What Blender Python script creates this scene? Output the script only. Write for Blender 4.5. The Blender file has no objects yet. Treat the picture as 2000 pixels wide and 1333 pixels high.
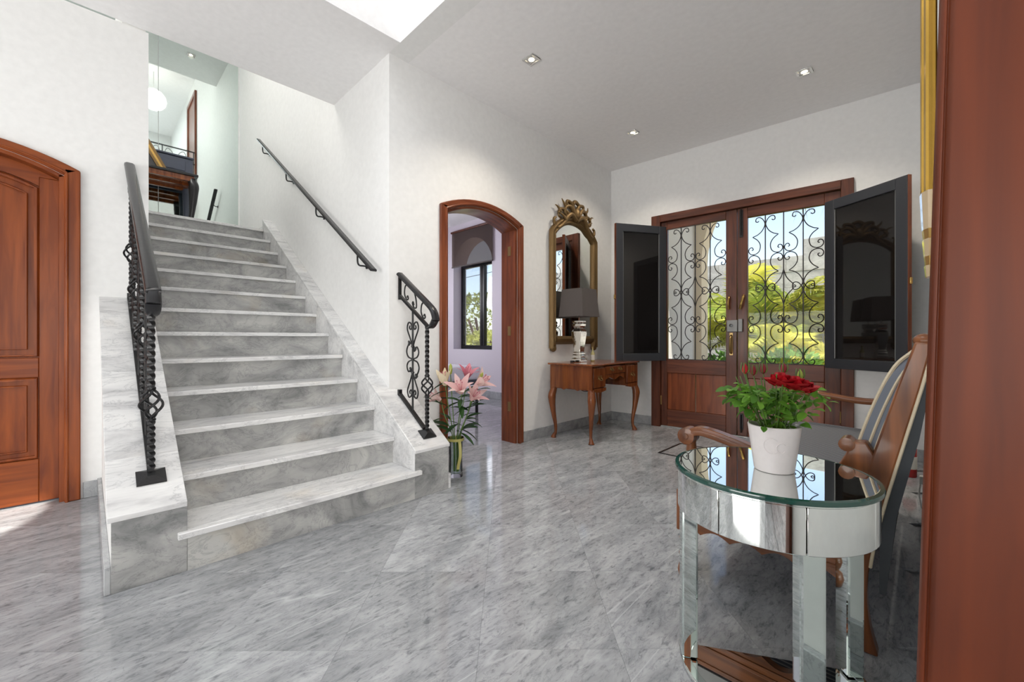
import bpy, bmesh, math, random
from mathutils import Vector, Matrix
random.seed(7)
S = bpy.context.scene
C = S.collection
PI = math.pi

# ------------------------------------------------------------------ camera
YAW = math.radians(44.576)
cam_d = bpy.data.cameras.new('camera'); cam = bpy.data.objects.new('camera', cam_d); C.objects.link(cam)
cam_d.sensor_fit = 'HORIZONTAL'; cam_d.sensor_width = 36.0; cam_d.lens = 36.0*817/2000
cam_d.shift_y = -4.5/2000; cam_d.clip_start = 0.02
cam.location = (0, 0, 1.0); cam.rotation_euler = (PI/2, 0, YAW)
S.camera = cam
# ------------------------------------------------------------------ world, sun, exposure
w = bpy.data.worlds.new('world'); S.world = w; w.use_nodes = True
nt = w.node_tree; nt.nodes.clear()
out = nt.nodes.new('ShaderNodeOutputWorld'); bg = nt.nodes.new('ShaderNodeBackground')
sky = nt.nodes.new('ShaderNodeTexSky'); sky.sky_type = 'NISHITA'; sky.sun_disc = False
sky.sun_elevation = math.radians(58); sky.sun_rotation = math.radians(110); sky.air_density = 1.0; sky.dust_density = 1.2; sky.ozone_density = 1.2
hs = nt.nodes.new('ShaderNodeHueSaturation'); hs.inputs['Saturation'].default_value = 0.8
nt.links.new(sky.outputs[0], hs.inputs['Color']); nt.links.new(hs.outputs[0], bg.inputs[0]); nt.links.new(bg.outputs[0], out.inputs[0])
bg.inputs[1].default_value = 0.20
SUN_DIR = Vector((0.40, -0.17, 1.0)).normalized()
sl = bpy.data.lights.new('sun', 'SUN'); sl.energy = 5.0; sl.angle = 0.01; sl.color = (1, .95, .86)
so = bpy.data.objects.new('sun', sl); C.objects.link(so); so.rotation_euler = SUN_DIR.to_track_quat('Z', 'Y').to_euler(); so.location = (2, -6, 12)
S.view_settings.view_transform = 'Standard'; S.view_settings.look = 'None'; S.view_settings.gamma = 1
S.view_settings.use_curve_mapping = False; S.view_settings.exposure = 0.64

def area(name, loc, target, sx, sy, power, col=(1, 1, 1)):
    l = bpy.data.lights.new(name, 'AREA'); l.shape = 'RECTANGLE'; l.size = sx; l.size_y = sy; l.energy = power; l.color = col
    o = bpy.data.objects.new(name, l); C.objects.link(o); o.location = loc
    o.rotation_euler = (Vector(loc)-Vector(target)).to_track_quat('Z', 'Y').to_euler()
    return o
area('skylight_fill', (-1.3, -0.9, 6.2), (-1.3, -0.9, 0), 2.2, 3.6, 48, (.96, .98, 1))  # added area lamp under the closed roof, standing in for a skylight
area('rear_fill', (-1.5, -3.9, 1.5), (-1.5, 0, 3.2), 3.0, 2.2, 105, (1, .985, .96))  # added fill behind the camera, tilted up; the back wall has no window
area('stair_fill', (-5.0, -0.75, 5.2), (-5.0, 1.5, 3.4), 1.2, 1.2, 30, (1, .98, .92))  # added fill to brighten the upper stairs; no window is built here
area('bedroom_fill', (-6.95, 2.9, 1.7), (-4.6, 3.2, 1.2), 1.4, 1.4, 40, (.95, .95, 1))  # added fill for the bedroom, set against its windowless left wall

# ------------------------------------------------------------------ mesh helpers
class MB:
    def __init__(s): s.v = []; s.f = []
    def add(s, vs, fs):
        n = len(s.v); s.v += [tuple(p) for p in vs]; s.f += [tuple(i+n for i in q) for q in fs]; return s
    def box(s, x0, x1, y0, y1, z0, z1):
        return s.add([(x0,y0,z0),(x1,y0,z0),(x1,y1,z0),(x0,y1,z0),(x0,y0,z1),(x1,y0,z1),(x1,y1,z1),(x0,y1,z1)],
                     [(0,3,2,1),(4,5,6,7),(0,1,5,4),(1,2,6,5),(2,3,7,6),(3,0,4,7)])
    def prism(s, poly, axis, a, b):
        """poly of 2D points extruded along axis from a to b. axis x:(y,z) y:(x,z) z:(x,y)"""
        def mk(p, t): return {'x': (t, p[0], p[1]), 'y': (p[0], t, p[1]), 'z': (p[0], p[1], t)}[axis]
        n = len(poly); vs = [mk(p, a) for p in poly]+[mk(p, b) for p in poly]
        fs = [tuple(range(n))[::-1], tuple(range(n, 2*n))]+[(i, (i+1) % n, n+(i+1) % n, n+i) for i in range(n)]
        return s.add(vs, fs)
    def strip(s, outer, inner, axis, a, b):
        """band between two equal-length open 2D polylines, extruded"""
        def mk(p, t): return {'x': (t, p[0], p[1]), 'y': (p[0], t, p[1]), 'z': (p[0], p[1], t)}[axis]
        n = len(outer); vs = []
        for p, q in zip(outer, inner): vs += [mk(p, a), mk(q, a), mk(q, b), mk(p, b)]
        fs = []
        for i in range(n-1):
            o = 4*i; e = o+4
            fs += [(o, e, e+1, o+1), (o+1, e+1, e+2, o+2), (o+2, e+2, e+3, o+3), (o+3, e+3, e, o)]
        fs += [(0, 1, 2, 3), (4*n-1, 4*n-2, 4*n-3, 4*n-4)]
        return s.add(vs, fs)
    def sweep(s, pts, prof, twist=0.0, up=(0, 0, 1), scale=None, caps=True, closed=False):
        """profile of (side, up) pairs swept along pts"""
        P = [Vector(p) for p in pts]; n = len(P); m = len(prof); vs = []
        nrm = None
        for i, p in enumerate(P):
            if closed: t = P[(i+1) % n]-P[i-1]
            else: t = P[min(i+1, n-1)]-P[max(i-1, 0)]
            t = t.normalized() if t.length > 1e-9 else Vector((0, 0, 1))
            if nrm is None:
                u = Vector(up)
                if abs(u.dot(t)) > .98: u = Vector((0, 1, 0)) if abs(t.y) < .9 else Vector((1, 0, 0))
                nrm = (u-t*u.dot(t)).normalized()
            else:
                nn = nrm-t*nrm.dot(t)
                if nn.length > 1e-6: nrm = nn.normalized()
            b = t.cross(nrm); k = scale[i] if scale else 1.0; tw = twist*i/(max(1, n-1)); ct, st = math.cos(tw), math.sin(tw)
            for (q, r) in prof:
                q2, r2 = (q*ct-r*st)*k, (q*st+r*ct)*k
                vs.append(p+b*q2+nrm*r2)
        fs = []
        for i in range(n if closed else n-1):
            j = (i+1) % n
            for a in range(m): fs.append((i*m+a, i*m+(a+1) % m, j*m+(a+1) % m, j*m+a))
        if caps and not closed: fs += [tuple(range(m))[::-1], tuple(range((n-1)*m, n*m))]
        return s.add(vs, fs)
    def tube(s, pts, r, n=8, scale=None, closed=False):
        return s.sweep(pts, [(r*math.cos(2*PI*i/n), r*math.sin(2*PI*i/n)) for i in range(n)], scale=scale, closed=closed)
    def lathe(s, prof, c=(0, 0, 0), n=24, ax='z', sx=1, sy=1):
        vs = []
        for (r, z) in prof:
            for i in range(n):
                a = 2*PI*i/n; p = (r*math.cos(a)*sx, r*math.sin(a)*sy, z)
                if ax == 'x': p = (p[2], p[0], p[1])
                if ax == 'y': p = (p[0], p[2], p[1])
                vs.append((c[0]+p[0], c[1]+p[1], c[2]+p[2]))
        m = len(prof); fs = [(k*n+i, k*n+(i+1) % n, (k+1)*n+(i+1) % n, (k+1)*n+i) for k in range(m-1) for i in range(n)]
        if prof[0][0] > 1e-6: fs.append(tuple(range(n))[::-1])
        if prof[-1][0] > 1e-6: fs.append(tuple(range((m-1)*n, m*n)))
        return s.add(vs, fs)
    def sphere(s, c, r, n=14, sz=1.0):
        return s.lathe([(r*math.sin(PI*k/8) if 0 < k < 8 else 1e-5, -r*sz*math.cos(PI*k/8)) for k in range(9)], c, n)
    def xf(s, M):
        s.v = [tuple(M @ Vector(p)) for p in s.v]; return s
def mesh(name, mb, m=None, smooth=35):
    me = bpy.data.meshes.new(name); me.from_pydata(mb.v, [], mb.f)
    b = bmesh.new(); b.from_mesh(me); bmesh.ops.remove_doubles(b, verts=b.verts, dist=2e-5); bmesh.ops.recalc_face_normals(b, faces=b.faces); b.to_mesh(me); b.free()
    if smooth:
        me.shade_smooth(); me.set_sharp_from_angle(angle=math.radians(smooth))
    if m: me.materials.append(m)
    return me
def obj(name, mb, m, parent=None, bev=0, smooth=35, seg=2, label=None):
    me = mb if isinstance(mb, bpy.types.Mesh) else mesh(name, mb, m, smooth)
    o = bpy.data.objects.new(name, me); C.objects.link(o)
    if parent: o.parent = parent
    if bev:
        d = o.modifiers.new('bevel', 'BEVEL'); d.width = bev; d.segments = seg; d.limit_method = 'ANGLE'; d.angle_limit = math.radians(40); d.harden_normals = False
    if label: o['label'] = label
    return o
def tag(o, label, cat, group=None, kind=None):
    o['label'] = label; o['category'] = cat
    if group: o['group'] = group
    if kind: o['kind'] = kind
    return o
def thing(name, label, cat, loc=(0, 0, 0), rz=0, group=None):
    o = bpy.data.objects.new(name, None); C.objects.link(o); o.empty_display_size = .1
    o.location = loc; o.rotation_euler = (0, 0, rz); return tag(o, label, cat, group)
def struct(name, mb, m, parent=None, bev=0, smooth=35):
    o = obj(name, mb, m, parent, bev, smooth)
    o['kind'] = 'structure'; return o
def sempty(name, loc=(0, 0, 0), rz=0):
    o = bpy.data.objects.new(name, None); C.objects.link(o); o.location = loc; o.rotation_euler = (0, 0, rz); o['kind'] = 'structure'; return o
def arc(cx, cy, r, a0, a1, n=12):
    return [(cx+r*math.cos(math.radians(a0+(a1-a0)*i/n)), cy+r*math.sin(math.radians(a0+(a1-a0)*i/n))) for i in range(n+1)]
def spline(ps, n=8):
    """catmull-rom through points (any dimension)"""
    P = [Vector(p) for p in ps]; P = [2*P[0]-P[1]]+P+[2*P[-1]-P[-2]]; r = []
    for i in range(1, len(P)-2):
        for k in range(n):
            t = k/n; a, b, c, d = P[i-1], P[i], P[i+1], P[i+2]
            r.append(.5*((2*b)+(c-a)*t+(2*a-5*b+4*c-d)*t*t+(3*b-a-3*c+d)*t**3))
    r.append(P[-2]); return r
def spiral(c, r0, a0, turns, r1=.15, n=18):
    """2D spiral starting on radius r0 at angle a0 (deg) curling to r1*r0"""
    return [(c[0]+r0*(1+(r1-1)*i/n)*math.cos(math.radians(a0)+turns*2*PI*i/n), c[1]+r0*(1+(r1-1)*i/n)*math.sin(math.radians(a0)+turns*2*PI*i/n)) for i in range(n+1)]

# ------------------------------------------------------------------ materials
def newmat(name):
    m = bpy.data.materials.new(name); m.use_nodes = True; t = m.node_tree; b = t.nodes['Principled BSDF']
    return m, t, b
def plain(name, col, rough=.5, metal=0, spec=.5, coat=0, emit=None, es=0, trans=0, bump=0, bscale=60):
    m, t, b = newmat(name)
    b.inputs['Base Color'].default_value = (*col, 1); b.inputs['Roughness'].default_value = rough; b.inputs['Metallic'].default_value = metal
    b.inputs['Specular IOR Level'].default_value = spec; b.inputs['Coat Weight'].default_value = coat; b.inputs['Coat Roughness'].default_value = .08
    b.inputs['Transmission Weight'].default_value = trans
    if emit: b.inputs['Emission Color'].default_value = (*emit, 1); b.inputs['Emission Strength'].default_value = es
    # procedural wear: slight colour and relief variation
    n = t.nodes.new('ShaderNodeTexNoise'); n.inputs['Scale'].default_value = bscale; n.inputs['Detail'].default_value = 3
    tc = t.nodes.new('ShaderNodeTexCoord'); t.links.new(tc.outputs['Object'], n.inputs['Vector'])
    mx = t.nodes.new('ShaderNodeMix'); mx.data_type = 'RGBA'; mx.inputs[6].default_value = (*[c*.93 for c in col], 1); mx.inputs[7].default_value = (*[min(1, c*1.05) for c in col], 1)
    t.links.new(n.outputs['Fac'], mx.inputs[0]); t.links.new(mx.outputs[2], b.inputs['Base Color'])
    if bump:
        bp = t.nodes.new('ShaderNodeBump'); bp.inputs['Strength'].default_value = bump; bp.inputs['Distance'].default_value = .003
        t.links.new(n.outputs['Fac'], bp.inputs['Height']); t.links.new(bp.outputs[0], b.inputs['Normal'])
    return m
def ramp(t, stops):
    r = t.nodes.new('ShaderNodeValToRGB'); e = r.color_ramp.elements
    e[0].position = stops[0][0]; e[0].color = (*stops[0][1], 1); e[1].position = stops[-1][0]; e[1].color = (*stops[-1][1], 1)
    for p, c in stops[1:-1]:
        q = e.new(p); q.color = (*c, 1)
    return r
def wood(name, dark, light, axis='z', rough=.28, coat=.25, sc=1.0):
    m, t, b = newmat(name); tc = t.nodes.new('ShaderNodeTexCoord'); mp = t.nodes.new('ShaderNodeMapping')
    s = {'x': (1.3, 16, 16), 'y': (16, 1.3, 16), 'z': (16, 16, 1.3)}[axis]; mp.inputs['Scale'].default_value = tuple(k*sc for k in s)
    t.links.new(tc.outputs['Object'], mp.inputs[0])
    n = t.nodes.new('ShaderNodeTexNoise'); n.inputs['Scale'].default_value = 1.6; n.inputs['Detail'].default_value = 6; n.inputs['Distortion'].default_value = .6
    t.links.new(mp.outputs[0], n.inputs['Vector'])
    r = ramp(t, [(.28, dark), (.72, light)]); t.links.new(n.outputs['Fac'], r.inputs[0]); t.links.new(r.outputs[0], b.inputs['Base Color'])
    b.inputs['Roughness'].default_value = rough; b.inputs['Coat Weight'].default_value = coat; b.inputs['Coat Roughness'].default_value = .12; b.inputs['Specular IOR Level'].default_value = .3
    return m
def marble(name, dark, mid, light, scale=(5, 1.0, 5), rough=.1, warm=0.0, randomize=False, streaks=True, coat=0, speck=False):
    m, t, b = newmat(name); g = t.nodes.new('ShaderNodeNewGeometry'); N = t.nodes.new; L = t.links.new
    vec = g.outputs['Position']
    oi = N('ShaderNodeObjectInfo')
    vm = N('ShaderNodeVectorMath'); vm.operation = 'MULTIPLY_ADD'
    cmb = N('ShaderNodeCombineXYZ'); 
    for i, k in enumerate((17.0, 9.0, 5.0)):
        mm = N('ShaderNodeMath'); mm.operation = 'MULTIPLY'; mm.inputs[1].default_value = k; L(oi.outputs['Random'], mm.inputs[0]); L(mm.outputs[0], cmb.inputs[i])
    L(vec, vm.inputs[0]); vm.inputs[1].default_value = (1, 1, 1); L(cmb.outputs[0], vm.inputs[2])
    mp = N('ShaderNodeMapping'); mp.inputs['Scale'].default_value = scale; mp.inputs['Rotation'].default_value = (0, 0, math.radians(4)); L(vm.outputs[0], mp.inputs[0])
    n = N('ShaderNodeTexNoise'); n.inputs['Scale'].default_value = 1.5; n.inputs['Detail'].default_value = 9; n.inputs['Roughness'].default_value = .62; n.inputs['Distortion'].default_value = .9
    L(mp.outputs[0], n.inputs['Vector'])
    r = ramp(t, [(.30, dark), (.47, mid), (.66, light)]); L(n.outputs['Fac'], r.inputs[0])
    col = r.outputs[0]
    # dark fine veins
    n2 = N('ShaderNodeTexNoise'); n2.inputs['Scale'].default_value = 2.2; n2.inputs['Detail'].default_value = 7; n2.inputs['Roughness'].default_value = .7; n2.inputs['Distortion'].default_value = 1.4; L(mp.outputs[0], n2.inputs['Vector'])
    ab = N('ShaderNodeMath'); ab.operation = 'SUBTRACT'; ab.inputs[1].default_value = .5; L(n2.outputs['Fac'], ab.inputs[0])
    ab2 = N('ShaderNodeMath'); ab2.operation = 'ABSOLUTE'; L(ab.outputs[0], ab2.inputs[0])
    r2 = ramp(t, [(0, (.55, .56, .58)), (.022, (1, 1, 1))]); L(ab2.outputs[0], r2.inputs[0])
    mx = N('ShaderNodeMix'); mx.data_type = 'RGBA'; mx.blend_type = 'MULTIPLY'; mx.inputs[0].default_value = .55; L(col, mx.inputs[6]); L(r2.outputs[0], mx.inputs[7]); col = mx.outputs[2]
    if speck:
        mps = N('ShaderNodeMapping'); mps.inputs['Scale'].default_value = (64, 22, 50); mps.inputs['Rotation'].default_value = (0, 0, math.radians(8)); L(vm.outputs[0], mps.inputs[0])
        ns = N('ShaderNodeTexNoise'); ns.inputs['Scale'].default_value = 1.0; ns.inputs['Detail'].default_value = 5; ns.inputs['Roughness'].default_value = .65; ns.inputs['Distortion'].default_value = .5; L(mps.outputs[0], ns.inputs['Vector'])
        rs_ = ramp(t, [(.30, (.45, .46, .48)), (.46, (1, 1, 1)), (.70, (1.12, 1.12, 1.12))]); L(ns.outputs['Fac'], rs_.inputs[0])
        mxs = N('ShaderNodeMix'); mxs.data_type = 'RGBA'; mxs.blend_type = 'MULTIPLY'; mxs.inputs[0].default_value = .85; L(col, mxs.inputs[6]); L(rs_.outputs[0], mxs.inputs[7]); col = mxs.outputs[2]
    if streaks:
        mp3 = N('ShaderNodeMapping'); mp3.inputs['Scale'].default_value = (2.6, .22, 2.6); mp3.inputs['Rotation'].default_value = (0, 0, math.radians(3)); L(vm.outputs[0], mp3.inputs[0])
        n3 = N('ShaderNodeTexNoise'); n3.inputs['Scale'].default_value = 1.6; n3.inputs['Detail'].default_value = 2; L(mp3.outputs[0], n3.inputs['Vector'])
        s3 = N('ShaderNodeMath'); s3.operation = 'SUBTRACT'; s3.inputs[1].default_value = .52; L(n3.outputs['Fac'], s3.inputs[0])
        a3 = N('ShaderNodeMath'); a3.operation = 'ABSOLUTE'; L(s3.outputs[0], a3.inputs[0])
        r3 = ramp(t, [(0, (1, 1, 1)), (.007, (0, 0, 0))]); L(a3.outputs[0], r3.inputs[0])
        m3 = N('ShaderNodeMix'); m3.data_type = 'RGBA'; m3.inputs[7].default_value = (*[min(1, c*1.25) for c in light], 1)
        f3 = N('ShaderNodeMath'); f3.operation = 'MULTIPLY'; f3.inputs[1].default_value = .75
        nm = N('ShaderNodeTexNoise'); nm.inputs['Scale'].default_value = 2.3; nm.inputs['Detail'].default_value = 1; L(vm.outputs[0], nm.inputs['Vector']); rm = ramp(t, [(.50, (0, 0, 0)), (.58, (1, 1, 1))]); L(nm.outputs['Fac'], rm.inputs[0])
        fm = N('ShaderNodeMath'); fm.operation = 'MULTIPLY'; L(r3.outputs[0], fm.inputs[0]); L(rm.outputs[0], fm.inputs[1]); L(fm.outputs[0], f3.inputs[0]); L(f3.outputs[0], m3.inputs[0]); L(col, m3.inputs[6]); col = m3.outputs[2]
    if warm:
        n4 = N('ShaderNodeTexNoise'); n4.inputs['Scale'].default_value = 3.2; n4.inputs['Detail'].default_value = 3; L(vm.outputs[0], n4.inputs['Vector'])
        r4 = ramp(t, [(.58, (1, 1, 1)), (.78, (1.0, .82, .58))]); L(n4.outputs['Fac'], r4.inputs[0])
        m4 = N('ShaderNodeMix'); m4.data_type = 'RGBA'; m4.blend_type = 'MULTIPLY'; m4.inputs[0].default_value = warm; L(col, m4.inputs[6]); L(r4.outputs[0], m4.inputs[7]); col = m4.outputs[2]
    if randomize:
        mr = N('ShaderNodeMapRange'); mr.inputs['To Min'].default_value = .90; mr.inputs['To Max'].default_value = 1.16; L(oi.outputs['Random'], mr.inputs[0])
        m5 = N('ShaderNodeMix'); m5.data_type = 'RGBA'; m5.blend_type = 'MULTIPLY'; m5.inputs[0].default_value = 1; L(col, m5.inputs[6]); L(mr.outputs[0], m5.inputs[7]); col = m5.outputs[2]
    L(col, b.inputs['Base Color']); b.inputs['Roughness'].default_value = rough; b.inputs['Coat Weight'].default_value = coat; b.inputs['Coat Roughness'].default_value = .03
    return m
def glass(name, tint=(1, 1, 1), refl=.6, rough=0.0):
    m, t, b = newmat(name); t.nodes.remove(b); N = t.nodes.new
    o = [n for n in t.nodes if n.type == 'OUTPUT_MATERIAL'][0]
    tr = N('ShaderNodeBsdfTransparent'); tr.inputs[0].default_value = (*tint, 1); gl = N('ShaderNodeBsdfGlossy'); gl.inputs['Roughness'].default_value = rough
    lw = N('ShaderNodeLayerWeight'); lw.inputs[0].default_value = .25; mu = N('ShaderNodeMath'); mu.operation = 'MULTIPLY'; mu.inputs[1].default_value = refl
    mx = N('ShaderNodeMixShader'); t.links.new(lw.outputs['Fresnel'], mu.inputs[0]); t.links.new(mu.outputs[0], mx.inputs[0]); t.links.new(tr.outputs[0], mx.inputs[1]); t.links.new(gl.outputs[0], mx.inputs[2]); t.links.new(mx.outputs[0], o.inputs[0])
    return m
def stripes(name, cols, scale, axis='Y', rough=.8):
    m, t, b = newmat(name); tc = t.nodes.new('ShaderNodeTexCoord'); wv = t.nodes.new('ShaderNodeTexWave'); wv.bands_direction = axis; wv.wave_profile = 'SAW'; wv.inputs['Scale'].default_value = scale
    wv.inputs['Distortion'].default_value = .15; wv.inputs['Detail Scale'].default_value = 3
    t.links.new(tc.outputs['Object'], wv.inputs['Vector']); r = ramp(t, cols); r.color_ramp.interpolation = 'CONSTANT'; t.links.new(wv.outputs['Fac'], r.inputs[0]); t.links.new(r.outputs[0], b.inputs['Base Color'])
    b.inputs['Roughness'].default_value = rough; b.inputs['Sheen Weight'].default_value = .15
    return m
def leafmat(name, c1, c2, trans=.35, rough=.45):
    m, t, b = newmat(name); oi = t.nodes.new('ShaderNodeObjectInfo'); n = t.nodes.new('ShaderNodeTexNoise'); n.inputs['Scale'].default_value = 5
    tc = t.nodes.new('ShaderNodeTexCoord'); t.links.new(tc.outputs['Object'], n.inputs['Vector'])
    ad = t.nodes.new('ShaderNodeMath'); ad.operation = 'MULTIPLY_ADD'; ad.inputs[1].default_value = .6; t.links.new(oi.outputs['Random'], ad.inputs[0]); 
    mu = t.nodes.new('ShaderNodeMath'); mu.operation = 'MULTIPLY'; mu.inputs[1].default_value = .55; t.links.new(n.outputs['Fac'], mu.inputs[0]); t.links.new(mu.outputs[0], ad.inputs[2])
    r = ramp(t, [(.15, c1), (.75, c2)]); t.links.new(ad.outputs[0], r.inputs[0]); t.links.new(r.outputs[0], b.inputs['Base Color'])
    b.inputs['Roughness'].default_value = rough; b.inputs['Specular IOR Level'].default_value = .3
    b.inputs['Subsurface Weight'].default_value = 0
    tl = t.nodes.new('ShaderNodeBsdfTranslucent'); t.links.new(r.outputs[0], tl.inputs[0]); mx = t.nodes.new('ShaderNodeMixShader'); mx.inputs[0].default_value = trans
    o = [q for q in t.nodes if q.type == 'OUTPUT_MATERIAL'][0]; t.links.new(b.outputs[0], mx.inputs[1]); t.links.new(tl.outputs[0], mx.inputs[2]); t.links.new(mx.outputs[0], o.inputs[0])
    return m

M = {}
M['wall'] = plain('wall_paint', (.87, .87, .86), .6, bump=.02, bscale=25)
M['ceil'] = plain('ceiling_paint', (.93, .92, .92), .7, bump=.02, bscale=25)
M['bedwall'] = plain('lilac_wall_paint', (.70, .65, .71), .6, bump=.05)
M['floor'] = marble('floor_marble', (.22, .23, .245), (.315, .325, .34), (.40, .41, .425), (8, 2.2, 8), .075, randomize=True, speck=True)
M['floorbase'] = marble('floor_marble_far', (.22, .23, .245), (.315, .325, .34), (.40, .41, .425), (8, 2.2, 8), .08, speck=True)
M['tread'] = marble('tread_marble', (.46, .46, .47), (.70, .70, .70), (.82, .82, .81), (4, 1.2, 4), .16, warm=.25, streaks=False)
M['riser'] = marble('shaded_riser_marble', (.20, .205, .205), (.35, .35, .345), (.50, .50, .48), (3, 2.0, 3.2), .2, warm=.6, streaks=False)  # same stone as the treads, darkened to carry the shade on upright faces
M['base'] = marble('baseboard_marble', (.24, .25, .26), (.38, .39, .40), (.48, .49, .50), (3, 3, 3), .2, streaks=False)
M['mah'] = wood('mahogany_vertical', (.105, .024, .009), (.27, .072, .024), 'z')
M['mahL'] = wood('mahogany_light_vertical', (.14, .026, .005), (.31, .074, .014), 'z', .35, .0)
M['mahLy'] = wood('mahogany_light_along', (.14, .026, .005), (.31, .074, .014), 'y', .35, .0)
M['mahy'] = wood('mahogany_along', (.105, .024, .009), (.27, .072, .024), 'y')
M['dark'] = wood('dark_mahogany_vertical', (.055, .017, .010), (.15, .045, .022), 'z', .4, .15)
M['darkx'] = wood('dark_mahogany_across', (.055, .017, .010), (.17, .05, .024), 'x', .4, .15)
M['desk'] = wood('desk_walnut', (.10, .025, .008), (.27, .082, .022), 'z', .25, .4)
M['deskx'] = wood('desk_walnut_across', (.12, .03, .01), (.30, .095, .028), 'y', .22, .5)
M['oak'] = wood('settee_oak', (.08, .026, .010), (.25, .085, .026), 'z', .32, .3)
M['oakx'] = wood('settee_oak_across', (.08, .026, .010), (.25, .085, .026), 'x', .32, .3)
M['iron'] = plain('black_iron', (.012, .012, .013), .32, .3, bump=.3, bscale=120)
M['rail'] = plain('black_rail_paint', (.02, .02, .022), .25, .2, bump=.1)
M['grille'] = plain('grille_iron', (.018, .014, .015), .5, .2)
M['slate'] = plain('slate_paint', (.032, .035, .042), .35)
M['slateblue'] = plain('slate_blue_paint', (.055, .065, .095), .4)
M['black'] = plain('black_paint', (.010, .010, .011), .25)
M['blackglass'] = plain('dark_glass', (.008, .007, .007), .03, spec=.55)
M['mirror'] = plain('mirror_silver', (.86, .89, .87), .012, 1, bscale=2)
M['gmirror'] = plain('green_edge_mirror', (.70, .78, .75), .02, 1, bscale=2)
M['gedge'] = plain('green_glass_edge', (.015, .07, .055), .06, spec=.8)
M['brass'] = plain('brass', (.62, .40, .13), .25, 1)
M['oldbrass'] = plain('old_brass', (.40, .27, .11), .35, 1)
M['steel'] = plain('worn_steel', (.22, .22, .215), .45, .5)
M['chrome'] = plain('chrome', (.75, .75, .74), .12, 1)
M['silver'] = plain('mercury_glass', (.80, .78, .73), .10, 1, bump=.6, bscale=16)
M['gilt'] = plain('antique_gilt', (.20, .125, .050), .48, .6, bump=1.0, bscale=70)
M['shade'] = plain('taupe_lampshade', (.105, .090, .085), .8)
M['white'] = plain('white_ceramic', (.76, .72, .72), .3, coat=.2)
M['whitepl'] = plain('white_plastic', (.75, .75, .73), .4)
M['linen'] = plain('white_linen', (.80, .79, .84), .8)
M['seat'] = stripes('seat_stripe', [(0, (.035, .04, .055)), (.55, (.24, .235, .23)), (.82, (.09, .09, .10))], 13, 'Y')
M['backfab'] = stripes('back_stripe', [(0, (.17, .19, .23)), (.52, (.55, .51, .42)), (.60, (.13, .15, .185)), (.84, (.60, .56, .46)), (.91, (.20, .22, .26))], 2.9, 'Y')
M['darkfab'] = plain('charcoal_fabric', (.04, .045, .05), .9)
M['piping'] = plain('cream_piping', (.58, .50, .36), .8, bump=.6, bscale=200)
M['leaf'] = leafmat('rose_leaf', (.035, .13, .015), (.19, .40, .05))
M['lilyleaf'] = leafmat('lily_leaf', (.010, .035, .010), (.03, .085, .02), .15)
M['stem'] = plain('green_stem', (.09, .17, .03), .5)
M['rose'] = plain('rose_red', (.42, .004, .012), .5)
M['rosebud'] = plain('rosebud_dark', (.24, .012, .018), .5)
M['lilypink'] = leafmat('lily_pink', (.76, .40, .42), (.90, .70, .66), .3)
M['lilywhite'] = leafmat('lily_pale', (.80, .66, .42), (.90, .80, .60), .3)
M['lilydeep'] = leafmat('lily_deep_pink', (.50, .10, .17), (.70, .28, .33), .25)
M['lilybud'] = plain('lily_bud', (.36, .42, .07), .5)
M['soil'] = plain('soil', (.03, .02, .014), .95, bump=1)
M['ribbon'] = plain('yellow_ribbon', (.50, .45, .14), .5)
M['red'] = plain('extinguisher_red', (.40, .012, .014), .25, coat=.4)
M['paper'] = plain('paper_label', (.75, .73, .66), .6)
M['wine'] = plain('pale_bottle', (.50, .45, .20), .1, spec=.6)
M['cable'] = plain('black_cable', (.02, .02, .02), .5)
M['pane'] = glass('clear_pane', (.985, .99, .99), .55)
M['vase'] = glass('vase_glass', (.93, .96, .955), .9, .0)
M['water'] = glass('vase_water', (.90, .94, .93), .3, .0)
M['crystal'] = plain('amber_crystal', (.48, .35, .19), .06, spec=.9, coat=.6)
def mesh_cloth(name, col, see):
    m, t, b = newmat(name); N = t.nodes.new; o = [q for q in t.nodes if q.type == 'OUTPUT_MATERIAL'][0]
    b.inputs['Base Color'].default_value = (*col, 1); b.inputs['Roughness'].default_value = .9; tr = N('ShaderNodeBsdfTransparent'); tr.inputs[0].default_value = (.95, .86, .80, 1); mx = N('ShaderNodeMixShader'); mx.inputs[0].default_value = see
    t.links.new(b.outputs[0], mx.inputs[1]); t.links.new(tr.outputs[0], mx.inputs[2]); t.links.new(mx.outputs[0], o.inputs[0]); return m
M['blind'] = mesh_cloth('brown_mesh_blind', (.085, .062, .056), .34)
M['stucco'] = plain('cream_stucco', (.78, .66, .48), .9, bump=.3)
M['whitest'] = plain('white_stucco', (.74, .72, .68), .9, bump=.3)
M['stone'] = marble('grey_garden_stone', (.34, .32, .30), (.46, .44, .415), (.58, .56, .53), (1.2, 1.2, 2.0), .9, streaks=False)
M['palm'] = leafmat('areca_leaf', (.10, .20, .02), (.74, .70, .11), .4)
M['bush'] = leafmat('bush_leaf', (.04, .15, .02), (.26, .45, .07), .35)
M['tree'] = leafmat('tree_leaf', (.16, .22, .04), (.50, .52, .14), .35)
M['drypalm'] = leafmat('dry_palm_leaf', (.20, .19, .07), (.42, .42, .16), .3)
M['bark'] = plain('bark', (.15, .10, .06), .9, bump=.8)
M['paving'] = plain('garden_paving', (.60, .56, .50), .9)
M['lampglow'] = plain('lit_globe', (.9, .9, .88), .5, emit=(1, .96, .9), es=4)
M['bulb'] = plain('lit_bulb', (.9, .8, .6), .4, emit=(1, .80, .5), es=9)
M['goldglass'] = plain('gold_glass', (.62, .38, .07), .14, .8)
M['jamb'] = wood('jamb_mahogany', (.050, .009, .0025), (.135, .027, .006), 'z', .45, .0, .6)

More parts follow.
